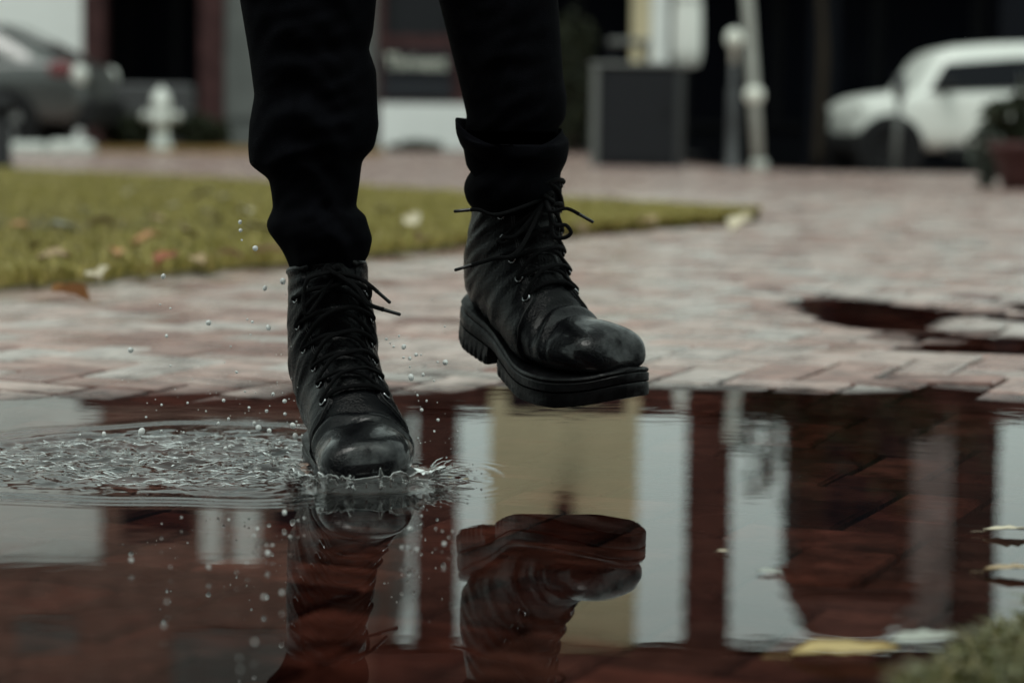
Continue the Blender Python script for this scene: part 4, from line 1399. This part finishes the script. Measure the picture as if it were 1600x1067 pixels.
def make_boot(mw, mir, sd, person, ends, loop_pts, label, ks):
    up = MB()
    ns, nt = 110, 72
    rows = []
    for i in range(ns):
        s = (len(SEC) - 1) * i / (ns - 1)
        rows.append([surf(s, -PI + 2 * PI * j / nt, mir, 0, True, sd) for j in range(nt)])
    up.loft(rows, True)
    boot = up.build('boot', M['leather'], person, True)
    boot.matrix_world = mw
    boot['label'] = label
    fix_normals(boot)
    # quarters with the eyelet facings, proud of the vamp and tongue
    q = MB()
    for sg in (-1, 1):
        rows_o, rows_i = [], []
        for i in range(72):
            s = 6.15 + (14.9 - 6.15) * i / 71
            te = 0.60 + 2.05 * max(0.0, (7.05 - s) / 0.9) ** 2 + 0.16 * float(ss(13.0, 14.9, s))
            te = min(te, 2.6)
            ro, ri = [], []
            nj = 30
            for j in range(nj):
                f = j / (nj - 1)
                th = te + (PI - te) * f
                edge = min(1, f * (PI - te) / 0.05)
                endc = min(1, (14.9 - s) / 0.12) * min(1, (s - 6.15) / 0.10 + 0.3)
                o = 0.0004 + 0.0032 * math.sqrt(edge) * math.sqrt(max(endc, 0))
                wr = 0.0011 * noise.noise((s * 2.8 + sd, th * 2.5 * sg, 7.0)) * float(ss(7, 10, s))
                ro.append(surf(s, sg * th, mir, o + wr, True, sd))
            rows_o.append(ro)
        q.grid(rows_o)
    qo = q.build('quarter', M['leather'], boot, True)
    # stitching along the facing edge
    st = MB()
    for sg in (-1, 1):
        for off in (0.07, 0.12):
            pts = [surf(s, sg * (0.60 + off + 2.05 * max(0.0, (7.05 - s) / 0.9) ** 2), mir, 0.0037, True, sd) for s in np.linspace(6.4, 13.6, 60)]
            st.tube(pts, 0.0005, 5)
    st.tube([surf(4.2 + 0.9 * (abs(t) / 1.9) ** 1.5 * 0, t, mir, 0.0, True, sd) * 1.0 for t in np.linspace(2.0, 2.05, 3)], 0.0003, 4)
    st.build('stitching', M['stitch'], boot, True)
    # collar roll and pull tab
    MB().tube([surf(14.8, a, mir, 0.001, False) for a in np.linspace(0.6, 2 * PI - 0.6, 40)], 0.0045, 8).build('collar', M['leather_soft'], boot, True)
    MB().grid([[surf(s, PI + d_, mir, 0.0045, False) for d_ in (-0.25, -0.1, 0.1, 0.25)] for s in np.linspace(11.5, 14.6, 14)]).build('back_stay', M['leather'], boot, True)
    # sole: welt band, midsole, then heel block and forefoot tread with cut lugs
    def layer(name, x0, x1, levels, m, lug=0.0, nlug=0, n=60):
        mb = MB()
        loops = []
        for fz, inset in levels:      # fz 1 = top of sole, 0 = tread face
            lp = []
            oo = outline(x0, x1, 0.0, n, mir)
            N = len(oo)
            for k_, (x, y) in enumerate(oo):
                cxm = (x0 + x1) / 2
                dx_, dy_ = x - cxm, y
                lat0 = 0.0
                ln = math.hypot(dx_ * 0.35, dy_) + 1e-6
                ins = inset
                if lug and fz < 0.25:
                    ph = (x * 95.0)
                    if (ph % 1.0) < 0.38:
                        ins += lug
                y2 = y - math.copysign(min(ins, abs(y) * 0.9), y)
                x2 = x - ins * (dx_ / (x1 - x0)) * 1.2
                zt, zb = ztop(x), zbot(x)
                lp.append(bend((x2, y2, zb + (zt - zb) * fz)))
            loops.append(lp)
        mb.loft(loops, True)
        o = mb.build(name, m, boot, False)
        o.data.polygons.foreach_set('use_smooth', [True] * len(o.data.polygons))
        fix_normals(o)
        md = o.modifiers.new('edge', 'EDGE_SPLIT')
        md.split_angle = math.radians(38)
        return o
    layer('welt', -.0075, .3085, [(1.02, 0.0045), (1.0, 0.0015), (0.93, 0.0), (0.87, 0.0008), (0.84, 0.0035)], M['rubber'])
    layer('midsole', -.0078, .3088, [(0.86, 0.004), (0.84, 0.0012), (0.80, 0.0), (0.56, 0.0), (0.52, 0.0012), (0.50, 0.004)], M['rubber'])
    layer('heel', -.0078, .088, [(0.505, 0.004), (0.49, 0.0006), (0.46, -0.0006), (0.27, -0.0004), (0.22, 0.0), (0.06, 0.0005), (0.0, 0.003)], M['rubber'], 0.0013)
    layer('tread', .118, .3088, [(0.505, 0.004), (0.49, 0.0004), (0.46, -0.0008), (0.27, -0.0004), (0.22, 0.0), (0.06, 0.0005), (0.0, 0.003)], M['rubber'], 0.0013)
    # eyelets
    THE = 0.86
    eyes = {}
    for i, s in enumerate(EYE_S):
        for sg in (-1, 1):
            th = sg * (THE + 0.02 * i)
            c = surf(s, th, mir, 0.0041, True, sd)
            nrm = (surf(s, th, mir, 0.012, True, sd) - c).normalized()
            a = nrm.cross(Vector((0, 1, 0.2))).normalized()
            b = nrm.cross(a)
            ring = []
            mb = MB()
            pts = [c + (a * math.cos(q_) + b * math.sin(q_)) * 0.0044 for q_ in np.linspace(0, 2 * PI, 19)]
            mb.tube(pts, 0.0013, 6, False)
            mb.build('eyelet', M['eyelet'], boot, True)
            eyes[(i, sg)] = (c, nrm)
    # criss-cross lacing
    for i in range(len(EYE_S)):
        for sg in (-1, 1):
            c0, n0 = eyes[(i, sg)]
            if i == 0:
                if sg == 1:
                    continue
                c1, n1 = eyes[(0, 1)]
                mid = surf(EYE_S[0] + 0.05, 0.0, mir, 0.008, True, sd)
                mids = [surf(EYE_S[0], 0.45 * k_, mir, 0.0065, True, sd) for k_ in (-1, -0.5, 0, 0.5, 1)]
                pts = [c0 - n0 * 0.003, c0 + n0 * 0.002] + mids + [c1 + n1 * 0.002, c1 - n1 * 0.003]
            else:
                c1, n1 = eyes[(i - 1, -sg)]
                lift = 0.0075 if sg > 0 else 0.0045
                mids = []
                for f in (0.2, 0.4, 0.6, 0.8):
                    sN = EYE_S[i - 1] + (EYE_S[i] - EYE_S[i - 1]) * f
                    th = (-sg) * THE * (1 - 2 * f)
                    mids.append(surf(sN, th, mir, lift + 0.0028 * math.sin(PI * f), True, sd))
                pts = [c1 - n1 * 0.003, c1 + n1 * 0.003] + mids + [c0 + n0 * 0.003, c0 - n0 * 0.003]
            MB().tube(catmull(pts, 5), 0.0026, 8, flat=0.75).build('lace', M['lace'], boot, True)
    # knot
    kc = surf(ks, 0.0, mir, 0.010, False)
    kn = MB()
    kn.tube(catmull([kc + Vector((0.004 * math.cos(a) , 0.008 * math.sin(a), 0.006 * math.sin(2 * a + 0.5))) for a in np.linspace(0, 2 * PI, 9)], 4), 0.0034, 8)
    kn.tube(catmull([kc + Vector((0.005, -0.006, 0.004)), kc + Vector((0.007, 0, -0.001)), kc + Vector((0.004, 0.007, -0.005)), kc + Vector((-0.003, 0.0, -0.008))], 4), 0.0032, 8)
    kn.build('lace_knot', M['lace'], boot, True)
    iv = mw.inverted()
    for pts in loop_pts:
        P = [kc] + [iv @ p for p in pts] + [kc + Vector((0.003, 0.002, -0.004))]
        MB().tube(catmull(P, 7), 0.0026, 8, flat=0.8).build('lace_loop', M['lace'], boot, True)
    for pts in ends:
        P = [kc] + [iv @ p for p in pts]
        d_ = catmull(P, 8)
        le = MB().tube(d_, [0.0026] * (len(d_) - 2) + [0.0030, 0.0024], 8, flat=0.85).build('lace_end', M['lace'], boot, True)
        dr = (d_[-1] - d_[-4]).normalized()
        MB().tube([d_[-1] - dr * 0.002, d_[-1], d_[-1] + dr * 0.009, d_[-1] + dr * 0.018, d_[-1] + dr * 0.019], [0.0024, 0.0021, 0.0019, 0.0019, 0.0010], 8).build('aglet', M['aglet'], le, True)
    return boot

def boot_matrix(toe_xy, yaw, pitch, roll, scale, toe_z):
    """yaw: heading of the toe, measured from straight at the camera towards picture right; pitch > 0: toe down"""
    h = Matrix.Rotation(math.radians(-90 + yaw), 4, 'Z')
    m = h @ Matrix.Rotation(math.radians(pitch), 4, 'Y') @ Matrix.Rotation(math.radians(roll), 4, 'X') @ Matrix.Scale(scale, 4)
    ball = m @ Vector((0.28, 0, 0.006))
    return Matrix.Translation((toe_xy[0] - ball.x, toe_xy[1] - ball.y, toe_z - ball.z)) @ m

person = empty('person', (-0.12, 2.95, 0.0))
tag(person, 'person in black trousers and black lace-up boots stepping through the puddle', 'person')
bpy.context.view_layer.update()
SC = 1.06
tl = G(576, 762)
mwL = boot_matrix((tl.x, tl.y), 11, 2, 5, SC, -0.026)
tr_ = PY(956, 608, 2.86)
BETA = math.radians(10)
mwR = boot_matrix((tr_.x, tr_.y), 33, 5, 5, SC, 0.079)
shL, shR = mwL @ Vector((0.057, 0, 0.24)), mwR @ bend(Vector((0.057, 0, 0.24)))
BETA = 0.0
dL, dR = shL.y - 0.075, shR.y - 0.075
endsL = [[PY(560, 434, dL), PY(578, 446, dL - 0.01), PY(590, 456, dL - 0.01)], [PY(556, 448, dL - 0.01), PY(575, 474, dL - 0.02), PY(600, 484, dL - 0.02)]]
loopsL = [[PY(505, 428, dL), PY(480, 438, dL), PY(474, 470, dL), PY(482, 490, dL)], [PY(570, 440, dL), PY(579, 460, dL), PY(570, 470, dL), PY(560, 455, dL)]]
endsR = [[PY(860, 330, dR), PY(885, 326, dR), PY(905, 335, dR)], [PY(810, 392, dR - 0.03), PY(772, 404, dR - 0.03), PY(735, 415, dR - 0.03)], [PY(780, 335, dR - 0.02), PY(748, 328, dR - 0.02), PY(735, 328, dR - 0.02)]]
loopsR = [[PY(866, 350, dR), PY(884, 352, dR), PY(892, 364, dR), PY(880, 372, dR), PY(864, 366, dR)], [PY(810, 365, dR), PY(785, 372, dR), PY(778, 378, dR), PY(800, 374, dR)]]
bL = make_boot(mwL, 1.0, 1.3, person, endsL, loopsL, 'black leather boot landing toe-first in the puddle', 13.9)
BETA = math.radians(10)
bR = make_boot(mwR, -1.0, 5.1, person, endsR, loopsR, 'black leather boot lifted above the puddle', 12.0)

# ------------------------------------------------------------------ trousers
def shaft_y(mw, z):
    a, b = mw @ bend(Vector((0.057, 0, 0.12))), mw @ bend(Vector((0.057, 0, 0.25)))
    t = min((z - a.z) / (b.z - a.z), 1.0)
    return a.y + (b.y - a.y) * t
def leg_rings(L, Rr, dfun, ys):
    lp, rp = np.array(L, float), np.array(Rr, float)
    out = []
    for y in ys:
        xl, xr = np.interp(y, lp[:, 1], lp[:, 0]), np.interp(y, rp[:, 1], rp[:, 0])
        a, b = PY(xl, y, dfun(y)), PY(xr, y, dfun(y))
        out.append([a.x, b.x, a.y, (a.z + b.z) / 2])
    A = np.array(out)
    for _ in range(2):
        A[1:-1, :2] = 0.25 * A[:-2, :2] + 0.5 * A[1:-1, :2] + 0.25 * A[2:, :2]
    return [(Vector(((q[0] + q[1]) / 2, q[2], q[3])), (q[1] - q[0]) / 2) for q in A]
LL = [(360, -60), (375, 0), (390, 90), (398, 150), (390, 195), (388, 230), (390, 258), (404, 269), (420, 280), (424, 300), (427, 325), (416, 350), (420, 364), (440, 390), (449, 408), (453, 420)]
LR = [(592, -60), (588, 0), (583, 50), (576, 76), (588, 110), (590, 170), (592, 195), (585, 230), (566, 250), (561, 290), (556, 325), (571, 334), (575, 350), (582, 372), (577, 396), (570, 408), (566, 420)]
RL = [(670, -60), (685, 0), (700, 60), (715, 120), (730, 185), (727, 192)]
RR = [(868, -60), (872, 0), (876, 60), (880, 120), (886, 150), (884, 185), (868, 206)]
# gathered lower leg of the lifted foot, flaring into a turned collar
RL2 = [(722, 190), (711, 196), (712, 212), (722, 232), (738, 252), (740, 262), (727, 282), (724, 296), (729, 316), (742, 332), (756, 338)]
RR2 = [(880, 204), (889, 211), (889, 232), (886, 250), (875, 272), (878, 290), (878, 305), (872, 322), (868, 338)]
def leg_mesh(mb, rings, sd, amp, ry=0.95, top_extra=None, hemfit=1.0):
    loops = []
    N = 56
    for i, (c, w) in enumerate(rings):
        lp = []
        for k in range(N):
            a = 2 * PI * k / N
            ca_, sa_ = math.cos(a), math.sin(a)
            front = abs(sa_) ** 1.5
            fold = amp * front * (noise.noise((c.z * 34 + 1.6 * math.sin(a * 2 + sd), a * 0.9, sd)) + 0.6 * noise.noise((c.z * 70 - a * 2.2, a * 1.7, sd + 4)))
            rr_ = ry + 0.35 * float(ss(0.36, 0.27, c.z)) * hemfit
            lp.append((c.x + ca_ * w, c.y + sa_ * (w * rr_ + fold), c.z))
        loops.append(lp)
    if top_extra:
        loops = top_extra + loops
    mb.loft(loops, False)
    # turned-in hem
    last = loops[-1]
    cx = sum(p[0] for p in last) / N
    cy = sum(p[1] for p in last) / N
    inner = [[(cx + (p[0] - cx) * f, cy + (p[1] - cy) * f, p[2] + dz) for p in last] for f, dz in ((1.0, 0.0), (0.95, -0.002), (0.90, 0.004), (0.88, 0.05))]
    mb.loft(inner, False)
    return mb
def circ(c, rx, ry, n=56):
    return [(c[0] + rx * math.cos(2 * PI * k / n), c[1] + ry * math.sin(2 * PI * k / n), c[2]) for k in range(n)]
tm = MB()
BETA = 0.0
ringsL = leg_rings(LL, LR, lambda y: shaft_y(mwL, PY(520, y, shL.y).z), np.arange(-60, 421, 4.0))
extraL = [circ((-0.14, 3.05, 1.02), 0.17, 0.12), circ((-0.20, 3.03, 0.88), 0.115, 0.125), circ((-0.225, 3.0, 0.74), 0.10, 0.105)]
leg_mesh(tm, ringsL, 2.0, 0.012, 0.98, extraL, 0.35)
BETA = math.radians(10)
ringsR = leg_rings(RL, RR, lambda y: shaft_y(mwR, PY(800, y, shR.y).z), np.arange(-60, 207, 5.0))
extraR = [circ((-0.12, 3.06, 1.02), 0.17, 0.12), circ((-0.05, 3.05, 0.88), 0.115, 0.125), circ((-0.03, 3.03, 0.74), 0.10, 0.105)]
leg_mesh(tm, ringsR, 6.0, 0.008, 0.92, extraR, 0.0)
ringsR2 = leg_rings(RL2, RR2, lambda y: shaft_y(mwR, PY(800, y, shR.y).z), np.arange(197, 339, 4.0))
# the collar rim dips towards the camera, so its opening shows at both sides
N = 56
loops = []
for i, (c, w) in enumerate(ringsR2):
    lp = []
    dip = 0.030 * max(0, 1 - i / 7)
    for k in range(N):
        a = 2 * PI * k / N
        fold = 0.007 * abs(math.sin(a)) * (noise.noise((c.z * 36 + 1.3 * math.sin(2 * a), a * 0.9, 11)) + 0.5 * noise.noise((c.z * 70 - 2 * a, a, 3)))
        lp.append((c.x + math.cos(a) * w, c.y + math.sin(a) * (w * (1.0 + 0.35 * min(1, i / 12)) + fold), c.z - dip * max(0, -math.sin(a)) ** 1.3 + 0.010 * math.cos(a) * -1 * max(0, 1 - i / 7) * 0.6))
    loops.append(lp)
l0 = loops[0]
cx, cy = ringsR2[0][0].x, ringsR2[0][0].y
rim = [[(cx + (p[0] - cx) * f, cy + (p[1] - cy) * f, p[2] + dz) for p in l0] for f, dz in ((0.80, -0.05), (0.88, -0.02), (0.93, -0.003), (0.965, 0.0035), (0.99, 0.003))]
tm.loft(rim + loops, False)
last = loops[-1]
tm.loft([[(cx + (p[0] - cx) * f, cy + (p[1] - cy) * f, p[2] + dz) for p in last] for f, dz in ((1.0, 0), (0.93, 0.0), (0.9, 0.05))], False)
tr_o = tm.build('trousers', M['cloth'], person, True)
tr_o.matrix_parent_inverse = person.matrix_world.inverted()
for b_ in (bL, bR):
    pass

# body above the trousers (out of the picture, one skinned figure)
joints = [((-0.13, 3.05, 0.98), 0.13), ((-0.13, 3.06, 1.15), 0.125), ((-0.13, 3.05, 1.35), 0.14), ((-0.13, 3.04, 1.48), 0.075), ((-0.13, 3.02, 1.55), 0.058), ((-0.13, 3.0, 1.64), 0.085), ((-0.13, 3.0, 1.74), 0.07),
          ((-0.31, 3.04, 1.42), 0.06), ((-0.37, 3.06, 1.16), 0.048), ((-0.36, 2.94, 0.94), 0.036), ((-0.36, 2.90, 0.86), 0.034),
          ((0.05, 3.04, 1.42), 0.06), ((0.11, 3.06, 1.16), 0.048), ((0.12, 2.98, 0.92), 0.036), ((0.12, 2.95, 0.84), 0.034),
          ((-0.20, 3.03, 0.86), 0.085), ((-0.235, 2.97, 0.54), 0.055), ((-0.225, 2.965, 0.30), 0.040),
          ((-0.06, 3.05, 0.86), 0.085), ((-0.02, 3.02, 0.54), 0.055), ((0.0, 3.02, 0.36), 0.040)]
edges = [(0, 1), (1, 2), (2, 3), (3, 4), (4, 5), (5, 6), (2, 7), (7, 8), (8, 9), (9, 10), (2, 11), (11, 12), (12, 13), (13, 14), (0, 15), (15, 16), (16, 17), (0, 18), (18, 19), (19, 20)]
bme = bpy.data.meshes.new('body')
bme.from_pydata([j[0] for j in joints], edges, [])
body = bpy.data.objects.new('body', bme)
COL.objects.link(body)
body.parent = person
body.matrix_parent_inverse = person.matrix_world.inverted()
sk = body.modifiers.new('skin', 'SKIN')
for i, (_, r) in enumerate(joints):
    bme.skin_vertices[0].data[i].radius = (r, r)
bme.skin_vertices[0].data[0].use_root = True
sb = body.modifiers.new('smooth', 'SUBSURF')
sb.levels = sb.render_levels = 2
bme.materials.append(M['cloth'])

# ------------------------------------------------------------------ splash and droplets
sp_ = MB()
def wz(x, y):
    return float(water_z(np.array([[x]]), np.array([[y]]))[0, 0])
# crown of water thrown up round the sole: thin closed sheet with a ragged rim
oo = outline(.10, .3088, -0.006, 60, 1.0)
path = [mwL @ Vector((x, y, 0.012)) for x, y in oo]
path = [a.lerp(b, q) for a, b in zip(path, path[1:] + path[:1]) for q in (0.0, 0.5)]
NPT = len(path)
cxm = sum(p.x for p in path) / NPT
cym = sum(p.y for p in path) / NPT
outer, inner_ = [], []
for lvl in range(6):
    f = lvl / 5
    ro, ri = [], []
    for k, p in enumerate(path):
        dv = Vector((p.x - cxm, p.y - cym, 0)).normalized()
        fr_ = max(0.0, -dv.y) ** 0.5
        hgt_ = (0.006 if dv.y < 0.3 else 0.001) + 0.019 * fr_ * (0.6 + 0.8 * abs(noise.noise((k * 0.09, 1.0, 0)))) + 0.006 * abs(noise.noise((k * 0.3, 5.0, 0))) * fr_ + 0.016 * fr_ * max(0.0, noise.noise((k * 0.16, 9.0, 2.0)) - 0.10)
        side = max(0, dv.x)
        hgt_ += 0.004 * side
        flare = 0.004 + (0.010 + 0.005 * side + 0.010 * max(0, -dv.x) + 0.008 * noise.noise((k * 0.15, 3.0, 1.0))) * f ** 1.3
        wob = 0.0035 * noise.noise((k * 0.22, f * 4, 8.0)) * f + 0.0016 * noise.noise((k * 0.6, f * 7, 2.0)) * f
        zc = -0.002 + hgt_ * math.sin(min(1, f * 1.15) * PI / 2)
        th_ = 0.0030 * (1 - f) + 0.0008
        ro.append((p.x + dv.x * (flare + wob + th_), p.y + dv.y * (flare + wob + th_), zc))
        ri.append((p.x + dv.x * (flare + wob - th_), p.y + dv.y * (flare + wob - th_), zc + 0.0006))
    outer.append(ro)
    inner_.append(ri)
sp_.loft(outer + inner_[::-1], False)
# jets spraying off to the right and short spikes on the rim
for k in range(170):
    j = random.randrange(NPT)
    p = path[j]
    dv = Vector((p.x - cxm, p.y - cym, 0)).normalized()
    if dv.y > 0.35:
        continue
    right = dv.x > 0.45
    ln = random.uniform(0.012, 0.045) if right else random.uniform(0.004, 0.018)
    a = Vector((p.x, p.y, 0.004 + random.uniform(0, 0.008))) + dv * random.uniform(0.008, 0.02)
    b = a + dv * ln + Vector((random.uniform(-.006, .006), random.uniform(-.006, .006), random.uniform(0.0, 0.012)))
    r0 = random.uniform(0.0007, 0.0016)
    mid = a.lerp(b, 0.5) + Vector((0, 0, 0.002))
    sp_.tube([a, mid, b], [r0, r0 * 0.6, r0 * 0.25], 6)
    if random.random() < 0.6:
        e_ = b + dv * random.uniform(0.002, 0.008)
        sp_.lathe([(r0 * 0.9 * math.sin(t_), -r0 * 0.9 * math.cos(t_)) for t_ in np.linspace(0.2, PI - 0.2, 5)], 6, e_)
# leaping water in the ripple disc
for k in range(46):
    a_ = random.uniform(0, 2 * PI)
    r_ = 0.20 * math.sqrt(random.random())
    x, y = RC.x + r_ * math.cos(a_) * 1.1, RC.y + r_ * math.sin(a_) * 0.8
    h_ = random.uniform(0.002, 0.008)
    r0 = random.uniform(0.002, 0.005)
    sp_.lathe([(r0 * 1.6, -0.002), (r0, 0.3 * h_), (r0 * 0.5, 0.7 * h_), (r0 * 0.6, 0.9 * h_), (r0 * 0.2, h_)], 8, (x, y, wz(x, y)))
# broken crests: thin whitened streaks standing in for sky glints and foam
for k in range(850):
    a_ = random.uniform(0, 2 * PI)
    r_ = 0.255 * math.sqrt(random.random())
    x, y = RC.x + r_ * math.cos(a_), RC.y + r_ * math.sin(a_) * 0.85
    if random.random() > 0.35 + 0.9 * noise.noise((x * 11, y * 16, 2.0)) + 0.35:
        continue
    ln = random.uniform(0.004, 0.034) if random.random() < 0.5 else random.uniform(0.003, 0.010)
    hd = random.gauss(0.0, 0.25)
    pts = []
    for q in range(6):
        f = q / 5 - 0.5
        xx_ = x + ln * f * math.cos(hd)
        yy_ = y + ln * f * math.sin(hd) + 0.12 * ln * math.sin(f * 5 + k)
        pts.append((xx_, yy_, wz(xx_, yy_) + 0.0003))
    r0 = random.uniform(0.0004, 0.0022)
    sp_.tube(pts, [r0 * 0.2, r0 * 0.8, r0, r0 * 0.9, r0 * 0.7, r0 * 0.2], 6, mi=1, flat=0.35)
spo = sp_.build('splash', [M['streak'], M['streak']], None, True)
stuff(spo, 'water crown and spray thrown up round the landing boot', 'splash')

def c1(l, ox, oy, s):
    return [(ox + p[0] * s, oy + p[1] * s, p[2] if len(p) > 2 else 2.2) for p in l]
left = c1([(1365, 178, 3), (1423, 213, 4.2), (1245, 245, 2.6), (1333, 263, 3), (1425, 278, 3.2), (1143, 303, 2.8), (1091, 325, 2.6), (1272, 325, 3.5), (1293, 345, 5.5), (1346, 361, 4.2), (1465, 336, 5), (1483, 315, 2), (1492, 335, 2.4),
           (1477, 388, 4.8), (1511, 385, 2), (1400, 420, 3), (1237, 427), (1245, 372), (906, 423), (918, 370), (808, 232), (807, 361), (731, 293), (675, 427, 2.6), (520, 378, 4), (708, 366, 6), (400, 381), (313, 424),
           (1118, 210, 3.2), (938, 222), (1030, 263, 1.6), (1225, 165, 2), (1184, 69, 2), (852, 37, 1.8), (1149, 440, 3), (1435, 450, 3.4), (1510, 435, 2), (1020, 455, 3.5), (1128, 450, 4)], 0, 560, .3125)
air = c1([(976, 305, 3.2), (978, 338, 3.4), (983, 378, 2), (1038, 412, 5), (664, 525, 4), (1150, 545, 5), (1077, 573, 4), (848, 714, 5), (1091, 733, 4.2), (1026, 710, 2.6), (1006, 700, 2), (531, 825, 5), (677, 767, 2.8), (693, 655, 2),
          (651, 640, 1.8), (1181, 783, 2.8), (962, 914, 2.6), (692, 888, 1.8), (1018, 762, 1.6), (938, 810, 1.5), (995, 993, 1.6)], 0, 230, .3843)
right = c1([(725, 817, 2.6), (822, 860, 4), (855, 925, 3), (820, 920, 2.4), (890, 905, 3.4), (918, 905, 1.8), (1010, 945, 2.2), (1053, 948, 5), (856, 972, 2), (862, 1030, 5), (929, 1015, 3), (990, 1050, 2), (765, 860, 2.2), (795, 800, 2),
            (1050, 748, 1.5), (745, 840, 1.5)], 400, 300, .281) + c1([(827, 205, 2), (877, 236, 2), (850, 285, 3.4), (941, 342, 3), (920, 405, 2)], 420, 560, .281)
low = c1([(850, 875, 2.4), (785, 945, 4.6), (928, 945, 2.2), (965, 960, 2), (1022, 960, 2), (1000, 995, 2.2), (975, 1030, 4.5), (740, 1050, 3.6), (775, 1050, 3), (820, 1060, 4)], 420, 560, .281) + \
    c1([(656, 368, 4.6), (1043, 402, 4.2), (1338, 333, 5), (1320, 552, 4.4), (1410, 530, 4), (834, 576, 3), (818, 695, 3.6), (1273, 778, 4.2), (1197, 857, 2.2), (1202, 912, 2.6), (1183, 430, 2.2), (852, 402, 1.8), (1490, 170, 2), (1521, 158, 2.4),
        (907, 155, 2.2), (1144, 165, 3), (1422, 130, 5), (1270, 245, 3), (1332, 293, 2.6), (1362, 293, 3), (1450, 250, 3), (808, 260, 2), (1285, 210, 4), (1235, 378, 3)], 0, 760, .3125)
dm = []
for v_ in range(3):
    mb = MB()
    st_ = (1.0, 1.25, 0.9)[v_]
    mb.lathe([(math.sin(a) * (1 + 0.12 * math.cos(a) * (v_ - 1)), -math.cos(a) * st_) for a in np.linspace(0.12, PI - 0.12, 9)], 12)
    me = bpy.data.meshes.new('water_droplet')
    me.from_pydata(mb.v, [], mb.f)
    me.polygons.foreach_set('use_smooth', [True] * len(me.polygons))
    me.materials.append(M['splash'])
    dm.append(me)
def drop(px, py, r, d, label, group):
    p = PY(px, py, d)
    o = bpy.data.objects.new('water_droplet', dm[random.randrange(3)])
    COL.objects.link(o)
    o.location = p
    rr = r / FPX * d * (0.72 if 'puddle' in group else 0.9)
    o.scale = (rr, rr, rr)
    o.rotation_euler = (random.uniform(-.5, .5), random.uniform(-.5, .5), random.uniform(0, 6))
    tag(o, label, 'droplet', group)
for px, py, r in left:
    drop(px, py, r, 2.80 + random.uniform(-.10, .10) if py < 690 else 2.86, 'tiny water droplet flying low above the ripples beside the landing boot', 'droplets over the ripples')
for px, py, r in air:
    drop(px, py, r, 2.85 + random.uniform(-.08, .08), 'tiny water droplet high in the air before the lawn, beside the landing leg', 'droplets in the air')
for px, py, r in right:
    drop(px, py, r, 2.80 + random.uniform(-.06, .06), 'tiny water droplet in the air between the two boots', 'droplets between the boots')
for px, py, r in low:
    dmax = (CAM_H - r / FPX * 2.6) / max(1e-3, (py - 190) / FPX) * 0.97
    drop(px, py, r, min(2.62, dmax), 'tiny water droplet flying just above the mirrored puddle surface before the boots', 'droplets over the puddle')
# fine spray: hundreds of specks
fs = MB()
for k in range(260):
    px = random.choice((random.gauss(400, 110), random.gauss(600, 60)))
    py = random.gauss(650, 70)
    if py > 735 or 470 < px < 630:
        continue
    p = PY(px, py, 2.82 + random.uniform(-.12, .08))
    if p.z < 0.004:
        continue
    r = random.uniform(0.4, 1.1) / FPX * 2.8
    fs.lathe([(r * math.sin(a), -r * math.cos(a)) for a in np.linspace(0.3, PI - 0.3, 4)], 6, p)
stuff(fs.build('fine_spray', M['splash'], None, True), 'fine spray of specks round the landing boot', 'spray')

# make sure parents keep their children where they were built
bpy.context.view_layer.update()
pinv = person.matrix_world.inverted()
for b_, mw in ((bL, mwL), (bR, mwR)):
    b_.matrix_parent_inverse = pinv
    b_.matrix_basis = mw
